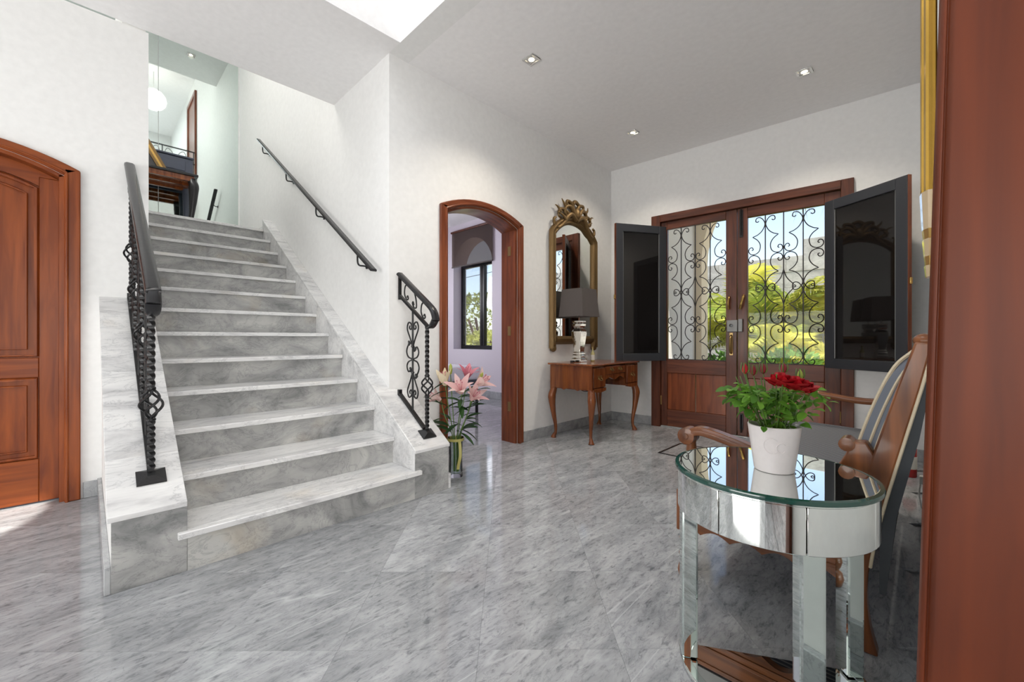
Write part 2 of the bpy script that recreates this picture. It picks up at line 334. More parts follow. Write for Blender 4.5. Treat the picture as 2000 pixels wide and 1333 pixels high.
# ================================================================== SETTING
XL, XN, XR, YS, CZ = -3.76, -2.772, 0.03, 1.54, 3.08
TH = math.atan(.0626)            # the entrance wall stands a little askew
DO = (-2.777, 4.57)
def DW(u, v, z=0): # entrance-wall frame to world
    return Vector((DO[0]+u*math.cos(TH)-v*math.sin(TH), DO[1]+u*math.sin(TH)+v*math.cos(TH), z))
def arch(y0, y1, zs, rise, n=16):
    h = (y1-y0)/2; R = (h*h+rise*rise)/(2*rise); a = math.asin(h/R); c = (y0+y1)/2
    return [(c+R*math.sin(-a+2*a*i/n), zs+rise-R+R*math.cos(-a+2*a*i/n)) for i in range(n+1)]
# floor with diagonal marble tiles
floor = struct('floor', MB().box(-7.2, 3.2, -4.2, 5.0, -.12, -.012), M['floorbase'])
T = .452; e1 = Vector((math.cos(PI/4), math.sin(PI/4), 0)); e2 = Vector((math.cos(PI/4), -math.sin(PI/4), 0)); O = Vector((-1.339, 1.202, 0))
tm = mesh('floor_tile', MB().box(-T/2+.0003, T/2-.0003, -T/2+.0003, T/2-.0003, -.012, 0), M['floor'], 0)
tiles = []
for i in range(-14, 15):
    for j in range(-14, 15):
        c = O+e1*(i+.5)*T+e2*(j+.5)*T
        inroom = -3.9 < c.x < .15 and -.9 < c.y < 4.75 and c.x*-.702+c.y*.712 > .2
        stairs_zone = c.x < -2.65 and .4 < c.y < 1.3
        bed = -5.0 < c.x <= -2.6 and 1.75 < c.y < 4.9
        if (inroom and not stairs_zone and not (c.x < -2.95 and c.y > 1.2)) or bed: tiles.append(c)
tiles.sort(key=lambda c: (c-Vector((0, 0, 0))).length)
for c in tiles[:300]:
    o = obj('floor_tile', tm, None, floor); o.location = c; o.rotation_euler = (0, 0, PI/4)
# filler slabs where tiles stop (behind the camera, far rooms)
struct('floor_rear', MB().box(-7.2, 3.2, -4.2, -.95, -.011, -.002).box(.2, 3.2, -.95, 2.6, -.011, -.002).box(-7.0, -4.6, 1.7, 4.9, -.011, -.001), M['floorbase'])

# arch wall
ai0, ai1 = 2.046, 2.882
poly = [(YS, 0), (ai0, 0)]+arch(ai0, ai1, 2.045, .105)+[(ai1, 0), (4.9, 0), (4.9, CZ), (YS, CZ)]
struct('wall_arch', MB().prism(poly, 'x', XN-.19, XN), M['wall'], smooth=0)
# stair wall, full height
struct('wall_stair', MB().box(-7.2, XN-.19, YS, 1.70, 0, 6.3), M['wall'])
struct('wall_void', MB().box(XN-.19, 3.2, YS, 1.70, CZ, 6.3), M['wall'])
# left wall with arched door opening
ld0, ld1 = -.93, -.10
poly = [(-4.2, 0), (ld0, 0)]+arch(ld0, ld1, 2.0, .105)+[(ld1, 0), (.292, 0), (.292, CZ), (-4.2, CZ)]
struct('wall_left', MB().prism(poly, 'x', XL-.19, XL), M['wall'], smooth=0)
struct('wall_stair_inner', MB().box(-5.44, XL-.19, .17, .292, 0, 3.78), M['wall'])
struct('wall_landing', MB().box(-7.2, -7.03, -1.2, YS, 0, 6.3), M['wall'])
struct('wall_stairwell', MB().box(-7.2, XL, -1.3, -1.1, 2.1, 6.3), M['wall'])
# entrance wall
dws = sempty('wall_entrance', (*DO, 0), TH)
for n_, b_ in (('wall_pier', (-.25, .57, 0, .3, 0, CZ+.05)), ('wall_pier', (2.31, 2.95, 0, .3, 0, CZ+.05)), ('wall_lintel', (.57, 2.31, 0, .3, 2.37, CZ+.05))):
    obj(n_, MB().box(*b_), M['wall'], dws)
# right wall with the doorway the camera stands in
struct('wall_right', MB().box(XR, XR+.2, .84, 4.95, 0, CZ).box(XR, XR+.2, -4.2, -.64, 0, 6.3).box(XR, XR+.2, -.64, .84, 2.24, 6.3).box(XR, XR+.2, .84, YS, CZ, 6.3), M['wall'])
struct('wall_back', MB().box(-4.2, 3.2, -4.2, -4.0, 0, 6.3), M['wall'])
struct('wall_side_room', MB().box(3.0, 3.2, -4.0, 2.7, 0, CZ).box(XR+.2, 3.2, 2.5, 2.7, 0, CZ), M['wall'])
# ceilings
struct('ceiling', MB().box(XN, XR+.2, 1.70, 4.92, CZ, CZ+.12), M['ceil'])
struct('ceiling_side_room', MB().box(XR+.2, 3.2, -4.0, 2.7, CZ, CZ+.1), M['ceil'])
struct('floor_upper', MB().box(XL+.02, -2.62, -4.0, YS, CZ, 3.78), M['ceil'])
struct('ceiling_landing', MB().box(-7.03, -5.44, -1.1, YS, 5.3, 6.25), M['ceil'])
# roof with round oculus
oc = (-1.31, -2.17); R_ = .93; mb = MB(); n = 48; x0, x1, y0, y1 = -7.2, 3.2, -4.2, 1.7
ring = [(oc[0]+R_*math.cos(2*PI*i/n), oc[1]+R_*math.sin(2*PI*i/n)) for i in range(n)]
def toedge(a):
    dx, dy = math.cos(a), math.sin(a); t = min([((x1 if dx > 0 else x0)-oc[0])/dx if abs(dx) > 1e-6 else 1e9, ((y1 if dy > 0 else y0)-oc[1])/dy if abs(dy) > 1e-6 else 1e9])
    return (oc[0]+dx*t, oc[1]+dy*t)
edge = [toedge(2*PI*i/n) for i in range(n)]
for i in range(n):
    j = (i+1) % n; q = [ring[i], edge[i], edge[j], ring[j]]
    mb.add([(*p, 6.3) for p in q]+[(*p, 6.4) for p in q], [(3, 2, 1, 0), (4, 5, 6, 7), (0, 1, 5, 4), (1, 2, 6, 5), (2, 3, 7, 6), (3, 0, 4, 7)])
for cx, cy in ((x0, y0), (x1, y0), (x1, y1), (x0, y1)):   # corner fill
    mb.box(min(cx, cx+(.9 if cx == x0 else -.9)), max(cx, cx+(.9 if cx == x0 else -.9)), min(cy, cy+(.9 if cy == y0 else -.9)), max(cy, cy+(.9 if cy == y0 else -.9)), 6.3, 6.4)
struct('ceiling_roof', mb, M['ceil'], smooth=0)
# bedroom shell with recessed arched window
bw = plain; Mb = M['bedwall']; wx0, wx1 = -6.20, -5.15
poly = [(-7.2, 0), (XN-.19, 0), (XN-.19, CZ), (-7.2, CZ)]
mb = MB(); 
wa = arch(wx0, wx1, 2.36, .42, 14)
mb.prism([(-7.2, 0), (-7.2, CZ), (wx0, CZ), (wx0, 0)], 'y', 4.75, 5.05).prism([(wx1, 0), (wx1, CZ), (XN-.19, CZ), (XN-.19, 0)], 'y', 4.75, 5.05).box(wx0, wx1, 4.75, 5.05, 0, .81)
mb.prism(wa+[(wx1, CZ), (wx0, CZ)], 'y', 4.75, 5.05)
struct('wall_bedroom', mb, Mb, smooth=0)
struct('wall_bedroom_left', MB().box(-7.2, -7.03, 1.70, 4.75, 0, CZ), Mb)
struct('wall_bedroom_near', MB().box(-7.03, XN-.19, 1.70, 1.72, 0, CZ), Mb)
struct('wall_bedroom_side', MB().box(XN-.205, XN-.19, 1.72, ai0-.01, 0, CZ).box(XN-.205, XN-.19, ai1+.01, 4.75, 0, CZ).box(XN-.205, XN-.19, ai0-.01, ai1+.01, 2.2, CZ), Mb)
struct('ceiling_bedroom', MB().box(-7.2, XN-.19, 1.70, 5.05, CZ, CZ+.12), M['ceil'])
# baseboards, grey marble
def bb(name, *bxs):
    m_ = MB()
    for b_ in bxs: m_.box(*b_)
    struct(name, m_, M['base'], bev=.003)
bb('baseboard_arch', (XN, XN+.014, 1.70, 1.97, 0, .10), (XN, XN+.014, 2.952, 4.58, 0, .10))
bb('baseboard_left', (XL, XL+.014, -.02, .05, 0, .10), (XL, XL+.014, -4.0, -1.02, 0, .10))
bb('baseboard_right', (XR-.026, XR, .93, 4.75, 0, .10), (XR-.014, XR, -4.0, -.74, 0, .10))
bb('baseboard_bedroom', (-7.0, XN-.21, 4.735, 4.75, 0, .12))
o = obj('baseboard_panel', MB().box(.015, .525, -.014, 0, 0, .10), M['base'], dws, .003)
o = obj('baseboard_panel', MB().box(2.35, 2.79, -.014, 0, 0, .10), M['base'], dws, .003)

# ------------------------------------------------------------------ arched door frames
def casing(name, x, y0, y1, zs, rise, w_, proud, depth, mats, parent=None):
    """timber casing round an arched opening in a wall facing +x; y0,y1 = clear opening"""
    r = sempty(name, (x, 0, 0))
    oy0, oy1 = y0-w_, y1+w_
    for nm, (a, b) in (('jamb_casing', (oy0, y0)), ('jamb_casing', (y1, oy1))):
        inner = b if a == oy0 else a
        m_ = MB().box(0, proud, a, b, 0, zs+.04)
        k = 1 if inner == b else -1
        obj(nm, m_, mats[0], r, .006)
        obj('casing_bead', MB().tube([(proud, inner-k*.012, 0), (proud, inner-k*.012, zs+.012)], .008, 8), mats[0], r)
    ao, ai = arch(oy0, oy1, zs+.04, rise+.01), arch(y0, y1, zs, rise)
    obj('arch_casing', MB().strip(ao, ai, 'x', 0, proud), mats[1], r, .006)
    am = arch(y0-.012, y1+.012, zs+.012, rise)
    obj('casing_bead', MB().tube([(proud, p[0], p[1]) for p in am], .008, 8), mats[1], r)
    # lining inside the opening
    obj('jamb_lining', MB().box(-depth, 0, y0, y0+.022, 0, zs), mats[0], r)
    obj('jamb_lining', MB().box(-depth, 0, y1-.022, y1, 0, zs), mats[0], r)
    obj('arch_lining', MB().strip(arch(y0, y1, zs, rise), arch(y0+.022, y1-.022, zs-.012, rise-.008), 'x', -depth, 0), mats[1], r)
    return r
casing('door_1', XN, ai0, ai1, 2.045, .105, .066, .028, .19, (M['mah'], M['mahy']))
d2 = casing('door_2', XL, ld0, ld1, 2.0, .105, .070, .03, .19, (M['mahL'], M['mahLy']))
# hinge leaves on the arched passage jamb
for z in (.3, 1.03, 1.8): obj('hinge', MB().box(-.10, -.06, ai1-.026, ai1-.021, z, z+.09), M['oldbrass'], bpy.data.objects['door_1'])
# left door leaf : stiles, rails and raised panels
lf = bpy.data.objects.new('door_leaf', None); C.objects.link(lf); lf.parent = d2
dx = -.075
lo, hi = ld0+.022, ld1-.022
def leafp(nm, mb, mm=M['mahL'], bev=.004): return obj(nm, mb, mm, lf, bev)
leafp('stile', MB().box(dx-.04, dx, hi-.085, hi, .008, 1.985)); leafp('stile', MB().box(dx-.04, dx, lo, lo+.085, .008, 1.985))
leafp('bottom_rail', MB().box(dx-.04, dx, lo+.085, hi-.085, .008, .27), M['mahLy']); leafp('lock_rail', MB().box(dx-.04, dx, lo+.085, hi-.085, .765, .885), M['mahLy'])
leafp('top_rail', MB().prism([(lo, 1.985)]+arch(lo, hi, 1.985, .10)+[(hi, 1.985), (hi-.085, 1.985)]+arch(lo+.085, hi-.085, 1.93, .07)[::-1]+[(lo+.085, 1.985)], 'x', dx-.04, dx), M['mahLy'], 0)
leafp('panel', MB().box(dx-.032, dx-.014, lo+.085, hi-.085, .27, .765), M['mahL'], 0); 
leafp('panel', MB().prism([(lo+.08, .885), (hi-.08, .885)]+arch(lo+.08, hi-.08, 1.93, .07)[::-1], 'x', dx-.032, dx-.014), M['mahL'], 0)
def mould(pts, nm='panel_moulding', r=.011): leafp(nm, MB().sweep([(dx-.004, *p) for p in pts], [(-r, -r), (r*.2, -r), (r, r*.1), (r*.2, r), (-r, r)], closed=True, up=(1, 0, 0)), M['mahL'], 0)
mould([(lo+.095, .282), (hi-.095, .282), (hi-.095, .755), (lo+.095, .755)])
mould([(lo+.095, .897), (hi-.095, .897)]+arch(lo+.095, hi-.095, 1.915, .07)[::-1])
mould([(lo+.135, .322), (hi-.135, .322), (hi-.135, .715), (lo+.135, .715)], 'panel_edge', .006)
mould([(lo+.135, .937), (hi-.135, .937)]+arch(lo+.135, hi-.135, 1.875, .06)[::-1], 'panel_edge', .006)
leafp('door_knob', MB().lathe([(.03, 0), (.028, .01), (.012, .02), (.012, .04), (.028, .055), (.026, .075), (.001, .082)], (dx, lo+.045, 1.0), 16, 'x'), M['brass'], 0)
# doorway the camera stands in : casing and deep lining, slightly out of plumb
dj = sempty('door_3', (0, 0, 0))
def lean(mb, k=.024): mb.v = [(x+k*(z-1.0), y, z) for (x, y, z) in mb.v]; return mb
YJ = .80
pr = [(.004, YJ+.075), (.0035, YJ+.012), (.006, YJ+.006), (.010, YJ+.004), (.0125, YJ+.007), (.015, YJ+.003), (.020, YJ), (.27, YJ), (.27, YJ+.04), (.033, YJ+.04), (.033, YJ+.075)]
obj('jamb_casing', lean(MB().prism(pr, 'z', 0, 2.24)), M['jamb'], dj, .0015)
obj('jamb_casing', MB().prism([(p[0], .2-p[1]) for p in pr], 'z', 0, 2.24), M['jamb'], dj, .0015)
obj('head_lining', MB().box(.035, .27, -.6, YJ, 2.20, 2.24), M['mahLy'], dj); obj('head_casing', MB().box(.0, .03, -.68, YJ+.085, 2.241, 2.32), M['mahLy'], dj, .004)
dl3 = bpy.data.objects.new('door_leaf', None); C.objects.link(dl3); dl3.parent = dj
obj('stile', MB().box(.275, 1.12, -.648, -.604, .01, 2.19), M['mahL'], dl3, .003)
obj('panel', MB().box(.40, 1.0, -.602, -.592, .3, .9), M['mahL'], dl3, .006); obj('panel', MB().box(.40, 1.0, -.602, -.592, 1.05, 2.05), M['mahL'], dl3, .006)
area('side_room_fill', (2.7, -.5, 1.4), (0, 1.0, 2.0), 2.2, 2.2, 105, (1, .98, .95))  # added fill in the unseen side room, spilling through the doorway

# ================================================================== STAIRCASE
st = thing('staircase', 'grey and white marble staircase rising to the landing', 'staircase', (-2.25, .9, 0))
RZ, GO, X1 = .1745, .268, -2.236
off = Vector((2.25, -.9, 0))
def sp(nm, mb, mm, bev=0, parent=None, smooth=35):
    mb.v = [tuple(Vector(p)+off) for p in mb.v]; return obj(nm, mb, mm, parent or st, bev, smooth)
for i in range(13):
    x = X1-GO*i; z = RZ*(i+1); ya, yb = (.302, 1.432)
    xb = x-GO-.03 if i < 12 else -7.0
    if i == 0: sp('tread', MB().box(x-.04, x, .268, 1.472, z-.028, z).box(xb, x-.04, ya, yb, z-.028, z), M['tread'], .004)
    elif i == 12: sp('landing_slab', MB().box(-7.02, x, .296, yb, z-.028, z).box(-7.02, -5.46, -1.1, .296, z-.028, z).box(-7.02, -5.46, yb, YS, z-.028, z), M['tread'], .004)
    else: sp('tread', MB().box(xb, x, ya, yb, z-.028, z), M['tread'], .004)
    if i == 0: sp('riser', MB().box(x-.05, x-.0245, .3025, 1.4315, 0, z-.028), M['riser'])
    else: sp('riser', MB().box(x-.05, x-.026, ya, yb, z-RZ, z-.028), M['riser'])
SL = .645
def top(x): return .305+SL*(-2.262-x)
# right stringer : lower freestanding block and skirting along the stair wall
XF = -2.262
core = MB().prism([(XF, 0), (XF, top(XF)-.02), (XN+.02, top(XN+.02)-.02), (XN+.02, 0)], 'y', 1.452, 1.665)
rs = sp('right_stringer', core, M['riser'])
def rp(nm, mb, mm, par, bev=.003): 
    mb.v = [tuple(Vector(p)+off) for p in mb.v]; return obj(nm, mb, mm, par, bev)
rp('cap_slab', MB().prism([(XF+.006, top(XF+.006)), (XF+.006, top(XF+.006)-.022), (XN+.001, top(XN)-.022), (XN+.001, top(XN))], 'y', 1.432, 1.70), M['tread'], rs, .004)
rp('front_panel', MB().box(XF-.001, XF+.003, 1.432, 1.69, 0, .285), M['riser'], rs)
rp('inner_panel', MB().prism([(XF, 0), (XF, top(XF)-.022), (-5.5, top(-5.5)-.02), (-5.5, top(-5.5)-.5)], 'y', 1.433, 1.452), M['tread'], rs)
rp('skirting_cap', MB().prism([(XN+.001, top(XN)), (XN+.001, top(XN)-.022), (-5.5, top(-5.5)-.022), (-5.5, top(-5.5))], 'y', 1.43, YS), M['tread'], rs)
rp('skirting_core', MB().prism([(XN+.02, top(XN)-.022), (-5.5, top(-5.5)-.022), (-5.5, 1.6), (XN+.02, 0)], 'y', 1.452, YS), M['tread'], rs)
rp('landing_skirting', MB().box(-7.02, -5.5, YS-.02, YS, 2.27, top(-5.5)), M['tread'], rs)
rp('side_skirting', MB().box(XF-.5, XF+.0, 1.69, 1.712, 0, .10), M['tread'], rs)
# left stringer
ls = sp('left_stringer', MB().prism([(XF, 0), (XF, top(XF)-.02), (XL, top(XL)-.02), (XL, 0)], 'y', .064, .288), M['wall'])
rp('cap_slab', MB().prism([(XF+.006, top(XF+.006)), (XF+.006, top(XF+.006)-.022), (-2.52, top(-2.52)-.022), (-2.52, top(-2.52))], 'y', .052, .302), M['tread'], ls, .002)
rp('cap_slab', MB().prism([(-2.5215, top(-2.5215)), (-2.5215, top(-2.5215)-.022), (-3.06, top(-3.06)-.022), (-3.06, top(-3.06))], 'y', .052, .302), M['tread'], ls, .002)
rp('cap_slab', MB().prism([(-3.0615, top(-3.0615)), (-3.0615, top(-3.0615)-.022), (XL, top(XL)-.022), (XL, top(XL))], 'y', .052, .302), M['tread'], ls, .002)
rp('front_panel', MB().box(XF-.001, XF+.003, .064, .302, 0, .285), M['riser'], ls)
rp('side_skirting', MB().box(XL, XF+.002, .044, .064, 0, .11), M['base'], ls)
rp('inner_panel', MB().prism([(XF, 0), (XF, top(XF)-.022), (XL, top(XL)-.022), (XL, 0)], 'y', .288, .3015), M['tread'], ls)
# underside fill so no light leaks under the flight
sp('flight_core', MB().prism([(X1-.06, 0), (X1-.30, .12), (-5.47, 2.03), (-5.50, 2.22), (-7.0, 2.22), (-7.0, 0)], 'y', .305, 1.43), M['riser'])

# ------------------------------------------------------------------ wrought iron balustrades
def twist_bar(p0, p1, r, turns, n=40):
    pts = [Vector(p0).lerp(Vector(p1), i/n) for i in range(n+1)]
    return MB().sweep(pts, [(r, r), (-r, r), (-r, -r), (r, -r)], twist=turns*2*PI)
def basket(x, y, z0, z1, r):
    m_ = MB()
    for k in range(4):
        pts = []
        for i in range(17):
            t = i/16; a = k*PI/2+t*PI*1.1; rr = .008+r*math.sin(PI*t)
            pts.append((x+rr*math.cos(a), y+rr*math.sin(a), z0+(z1-z0)*t))
        m_.tube(pts, .0055, 6)
    return m_
def xz(pts2, y): return [(p[0], y, p[1]) for p in pts2]
def heart(root, x, y, z, h, wv, flip):
    """pair of heart scrolls whose point is at z and lobes h away"""
    s = -1 if flip else 1
    for k in (-1, 1):
        pts = spline([(x+k*.004, z), (x+k*wv*.45, z+s*h*.32), (x+k*wv, z+s*h*.72), (x+k*wv*.78, z+s*h*.98), (x+k*wv*.35, z+s*h*.95), (x+k*wv*.18, z+s*h*.80), (x+k*wv*.34, z+s*h*.70), (x+k*wv*.58, z+s*h*.76), (x+k*wv*.50, z+s*h*.86)], 5)
        obj('heart_scroll', MB().tube(xz(pts, y), .0055, 6), M['iron'], root)
def vine(root, x, y, z, h, wv):
    for k in (-1, 1):
        for s in (-1, 1):
            pts = spline([(x+k*.004, z+s*.02*h), (x+k*wv*.75, z+s*h*.16), (x+k*wv, z+s*h*.45), (x+k*wv*.72, z+s*h*.75), (x+k*wv*.35, z+s*h*.62)] if k*s > 0 else [(x+k*.004, z+s*.02*h), (x+k*wv*.75, z+s*h*.14), (x+k*wv*1.05, z+s*h*.42), (x+k*wv*.95, z+s*h*.7), (x+k*wv*.6, z+s*h*.98)], 5)
            obj('vine_scroll', MB().tube(xz(pts, y), .0055, 6), M['iron'], root)
            e = pts[-1]; m_ = MB()
            for a in (0, 1, 2):
                m_.sphere((e[0]+.008*math.cos(a*2.1), y, e[1]+.010*math.sin(a*2.1)), .008, 6, 1.3)
            obj('leaf_tip', m_, M['iron'], root)
def balustrade(label, y, xn, xe, balusters, twisted):
    r = thing('balustrade', label, 'balustrade', (0, 0, 0), group='iron stair balustrades')
    zb = top(xn); zt = zb+.72
    s_ = .66
    def low(x): return zt+s_*(xn-x)
    def up(x): return zt+.155+s_*(xn-x)
    # base plate: low pyramid lying on the sloping cap
    bp = MB().add([(-.04, -.05, 0), (.04, -.05, 0), (.04, .05, 0), (-.04, .05, 0), (-.04, -.05, .008), (.04, -.05, .008), (.04, .05, .008), (-.04, .05, .008), (-.014, -.014, .026), (.014, -.014, .026), (.014, .014, .026), (-.014, .014, .026)],
        [(3, 2, 1, 0), (0, 1, 5, 4), (1, 2, 6, 5), (2, 3, 7, 6), (3, 0, 4, 7), (4, 5, 9, 8), (5, 6, 10, 9), (6, 7, 11, 10), (7, 4, 8, 11), (8, 9, 10, 11)])
    bp.xf(Matrix.Translation((xn, y, zb+.001)) @ Matrix.Rotation(math.atan(SL), 4, 'Y')); obj('base_plate', bp, M['iron'], r, smooth=0)
    # newel: twisted, basket, twisted
    z0 = zb+.005; H_ = zt-z0
    obj('newel_lower_twist', twist_bar((xn, y, z0), (xn, y, z0+H_*.34), .0105, 2.2), M['iron'], r, smooth=60)
    obj('newel_collar', MB().lathe([(.012, 0), (.017, .006), (.017, .012), (.012, .018)], (xn, y, z0+H_*.335), 12), M['iron'], r)
    obj('newel_basket', basket(xn, y, z0+H_*.36, z0+H_*.53, .032), M['iron'], r)
    obj('newel_collar', MB().lathe([(.012, 0), (.017, .006), (.017, .012), (.012, .018)], (xn, y, z0+H_*.525), 12), M['iron'], r)
    obj('newel_upper_twist', twist_bar((xn, y, z0+H_*.54), (xn, y, zt+.01), .0105, 2.6), M['iron'], r, smooth=60)
    # bottom rail on the cap
    obj('bottom_rail', MB().sweep([(xn-.03, y, top(xn-.03)+.016), (xe, y, top(xe)+.016)], [(-.012, -.008), (.012, -.008), (.012, .008), (-.012, .008)], up=(0, 0, 1)), M['iron'], r)
    obj('rail_foot', MB().box(xe-.012, xe+.012, y-.012, y+.012, top(xe)-.004, top(xe)+.045), M['iron'], r)
    # handrail with volute turning down into the lower rail
    xb = xn+.060
    path = spline([(xe, up(xe)), (xe+(xb-xe)*.5, up(xe+(xb-xe)*.5)), (xb-.03, up(xb-.03)), (xb+.022, up(xb)-.028), (xb+.042, up(xb)-.080), (xb+.034, zt+.04), (xb-.006, zt-.002), (xn+.004, zt-.010)], 6)
    prof = [(-.027, -.006), (-.020, -.013), (.020, -.013), (.027, -.006), (.025, .006), (.014, .013), (-.014, .013), (-.025, .006)]
    obj('handrail', MB().sweep(xz(path, y), prof, up=(0, 0, 1), scale=[1]*(len(path)-8)+[.95, .9, .85, .8, .75, .65, .55, .5]), M['rail'], r, smooth=50)
    obj('lower_rail', MB().sweep([(xn+.01, y, zt-.004), (xe, y, low(xe))], [(-.010, -.009), (.010, -.009), (.010, .009), (-.010, .009)]), M['iron'], r)
    obj('end_bar', MB().box(xe-.009, xe+.009, y-.009, y+.009, low(xe)-.03, up(xe)), M['iron'], r)
    # scroll band between the rails
    nsc = max(3, int(round((xn-xe)/.115)))
    for i in range(nsc):
        xa = xn-.02-(xn-xe-.03)*(i+.15)/nsc; wv = (xn-xe)/nsc; fl = i % 2
        pts = spline([(xa, up(xa)-.012), (xa-wv*.25, (up(xa-wv*.25)*.65+low(xa-wv*.25)*.35)), (xa-wv*.30, (up(xa-wv*.3)*.3+low(xa-wv*.3)*.7)), (xa-wv*.05, low(xa-wv*.05)+.026), (xa+wv*.12, low(xa)+.035), (xa+wv*.05, low(xa)+.055), (xa-wv*.03, low(xa)+.045)], 5)
        if fl: pts = [Vector((2*xa-wv*.2-p[0], p[1]+s_*(2*(p[0]-xa)+wv*.2))) for p in pts]
        obj('band_scroll', MB().tube(xz(pts, y), .0055, 6), M['iron'], r)
    for xb_ in balusters:
        a, b = top(xb_)+.02, low(xb_); h = b-a
        obj('baluster', MB().tube([(xb_, y, a), (xb_, y, b)], .007, 8), M['iron'], r)
        heart(r, xb_, y, a+h*.38, h*.25, .066, True); heart(r, xb_, y, a+h*.64, h*.24, .070, False)
        vine(r, xb_, y, a+h*.51, h*.165, .074)
        for zz in (.38, .51, .64): obj('baluster_collar', MB().lathe([(.009, 0), (.012, .004), (.012, .012), (.009, .016)], (xb_, y, a+h*zz-.008), 10), M['iron'], r)
    for xt in twisted:
        a, b = top(xt)+.02, low(xt)
        obj('twisted_baluster', twist_bar((xt, y, a), (xt, y, a+(b-a)*.42), .0085, 2.5, 30), M['iron'], r, smooth=60)
        obj('baluster_basket', basket(xt, y, a+(b-a)*.42, a+(b-a)*.58, .026), M['iron'], r)
        obj('twisted_baluster', twist_bar((xt, y, a+(b-a)*.58), (xt, y, b), .0085, 2.5, 30), M['iron'], r, smooth=60)
    return r
balustrade('short black iron balustrade on the right of the stairs by the lilies', 1.585, -2.354, -2.70, [-2.529], [])
balustrade('long black iron balustrade on the left of the stairs', .195, -2.40, -3.735, [-2.60, -3.00, -3.40], [-2.80, -3.20, -3.60])
# wall handrail
hr = thing('wall_handrail', 'slim black handrail bracketed to the white stair wall', 'handrail', (-4.3, 1.47, 0))
hp = lambda x: 1.502+.6595*(-2.868-x)
o_ = Vector((4.3, -1.47, 0))
def hpart(nm, mb, mm=M['rail'], bev=0): mb.v = [tuple(Vector(p)+o_) for p in mb.v]; obj(nm, mb, mm, hr, bev)
hpart('rail', MB().sweep([(-2.868, 1.47, hp(-2.868)), (-5.804, 1.47, hp(-5.804))], [(-.024, -.010), (.024, -.010), (.024, .004), (.015, .011), (-.015, .011), (-.024, .004)]))
for xb_ in (-3.10, -3.94, -4.76, -5.60):
    z = hp(xb_)
    hpart('bracket', MB().tube(spline([(xb_-.03, 1.47, z+.01), (xb_-.028, 1.47, z-.06), (xb_-.02, 1.48, z-.085), (xb_, 1.50, z-.09), (xb_, YS-.004, z-.09)], 4), .007, 8))
    hpart('wall_rose', MB().lathe([(.022, 0), (.020, .006), (.008, .010)], (xb_, YS-.0105, z-.09), 14, 'y'))

# ================================================================== ENTRANCE DOOR
def part_of(root):
    inv = root.matrix_basis.inverted()
    def f(nm, mb, mm, bev=0, parent=None, smooth=35, label=None):
        mb.xf(inv); return obj(nm, mb, mm, parent or root, bev, smooth, label=label)
    return f
ed = sempty('door_4', (*DO, 0), TH)
def fr(nm, b_, mm=M['dark'], bev=.004, par=None): return obj(nm, MB().box(*b_), mm, par or ed, bev)
fr('frame_post', (.535, .635, -.045, .1, 0, 2.405)); fr('frame_post', (2.255, 2.345, -.045, .1, 0, 2.405))
fr('frame_head', (.636, 2.254, -.045, .1, 2.325, 2.405), M['darkx'])
fr('threshold', (.636, 2.254, -.02, .12, 0, .012), M['base'])
def scroll_cell(px, pz, sx, w_, sz, h_):
    A = [(.36, 0), (.44, .028), (.54, 0), (.50, -.085), (.32, -.10), (.14, -.03), (.025, .12), (.18, .30), (.44, .41), (.72, .46)]
    B = [(.72, .46), (.46, .56), (.31, .68), (.29, .80), (.38, .92), (.61, .985), (.84, .965), (.95, .88), (.90, .79), (.76, .77), (.69, .83), (.77, .86)]
    f = lambda P_: [(px+sx*w_*a, pz+sz*h_*b) for a, b in P_]
    return [spline(f(A), 5)+spline(f(B), 5)[1:]]
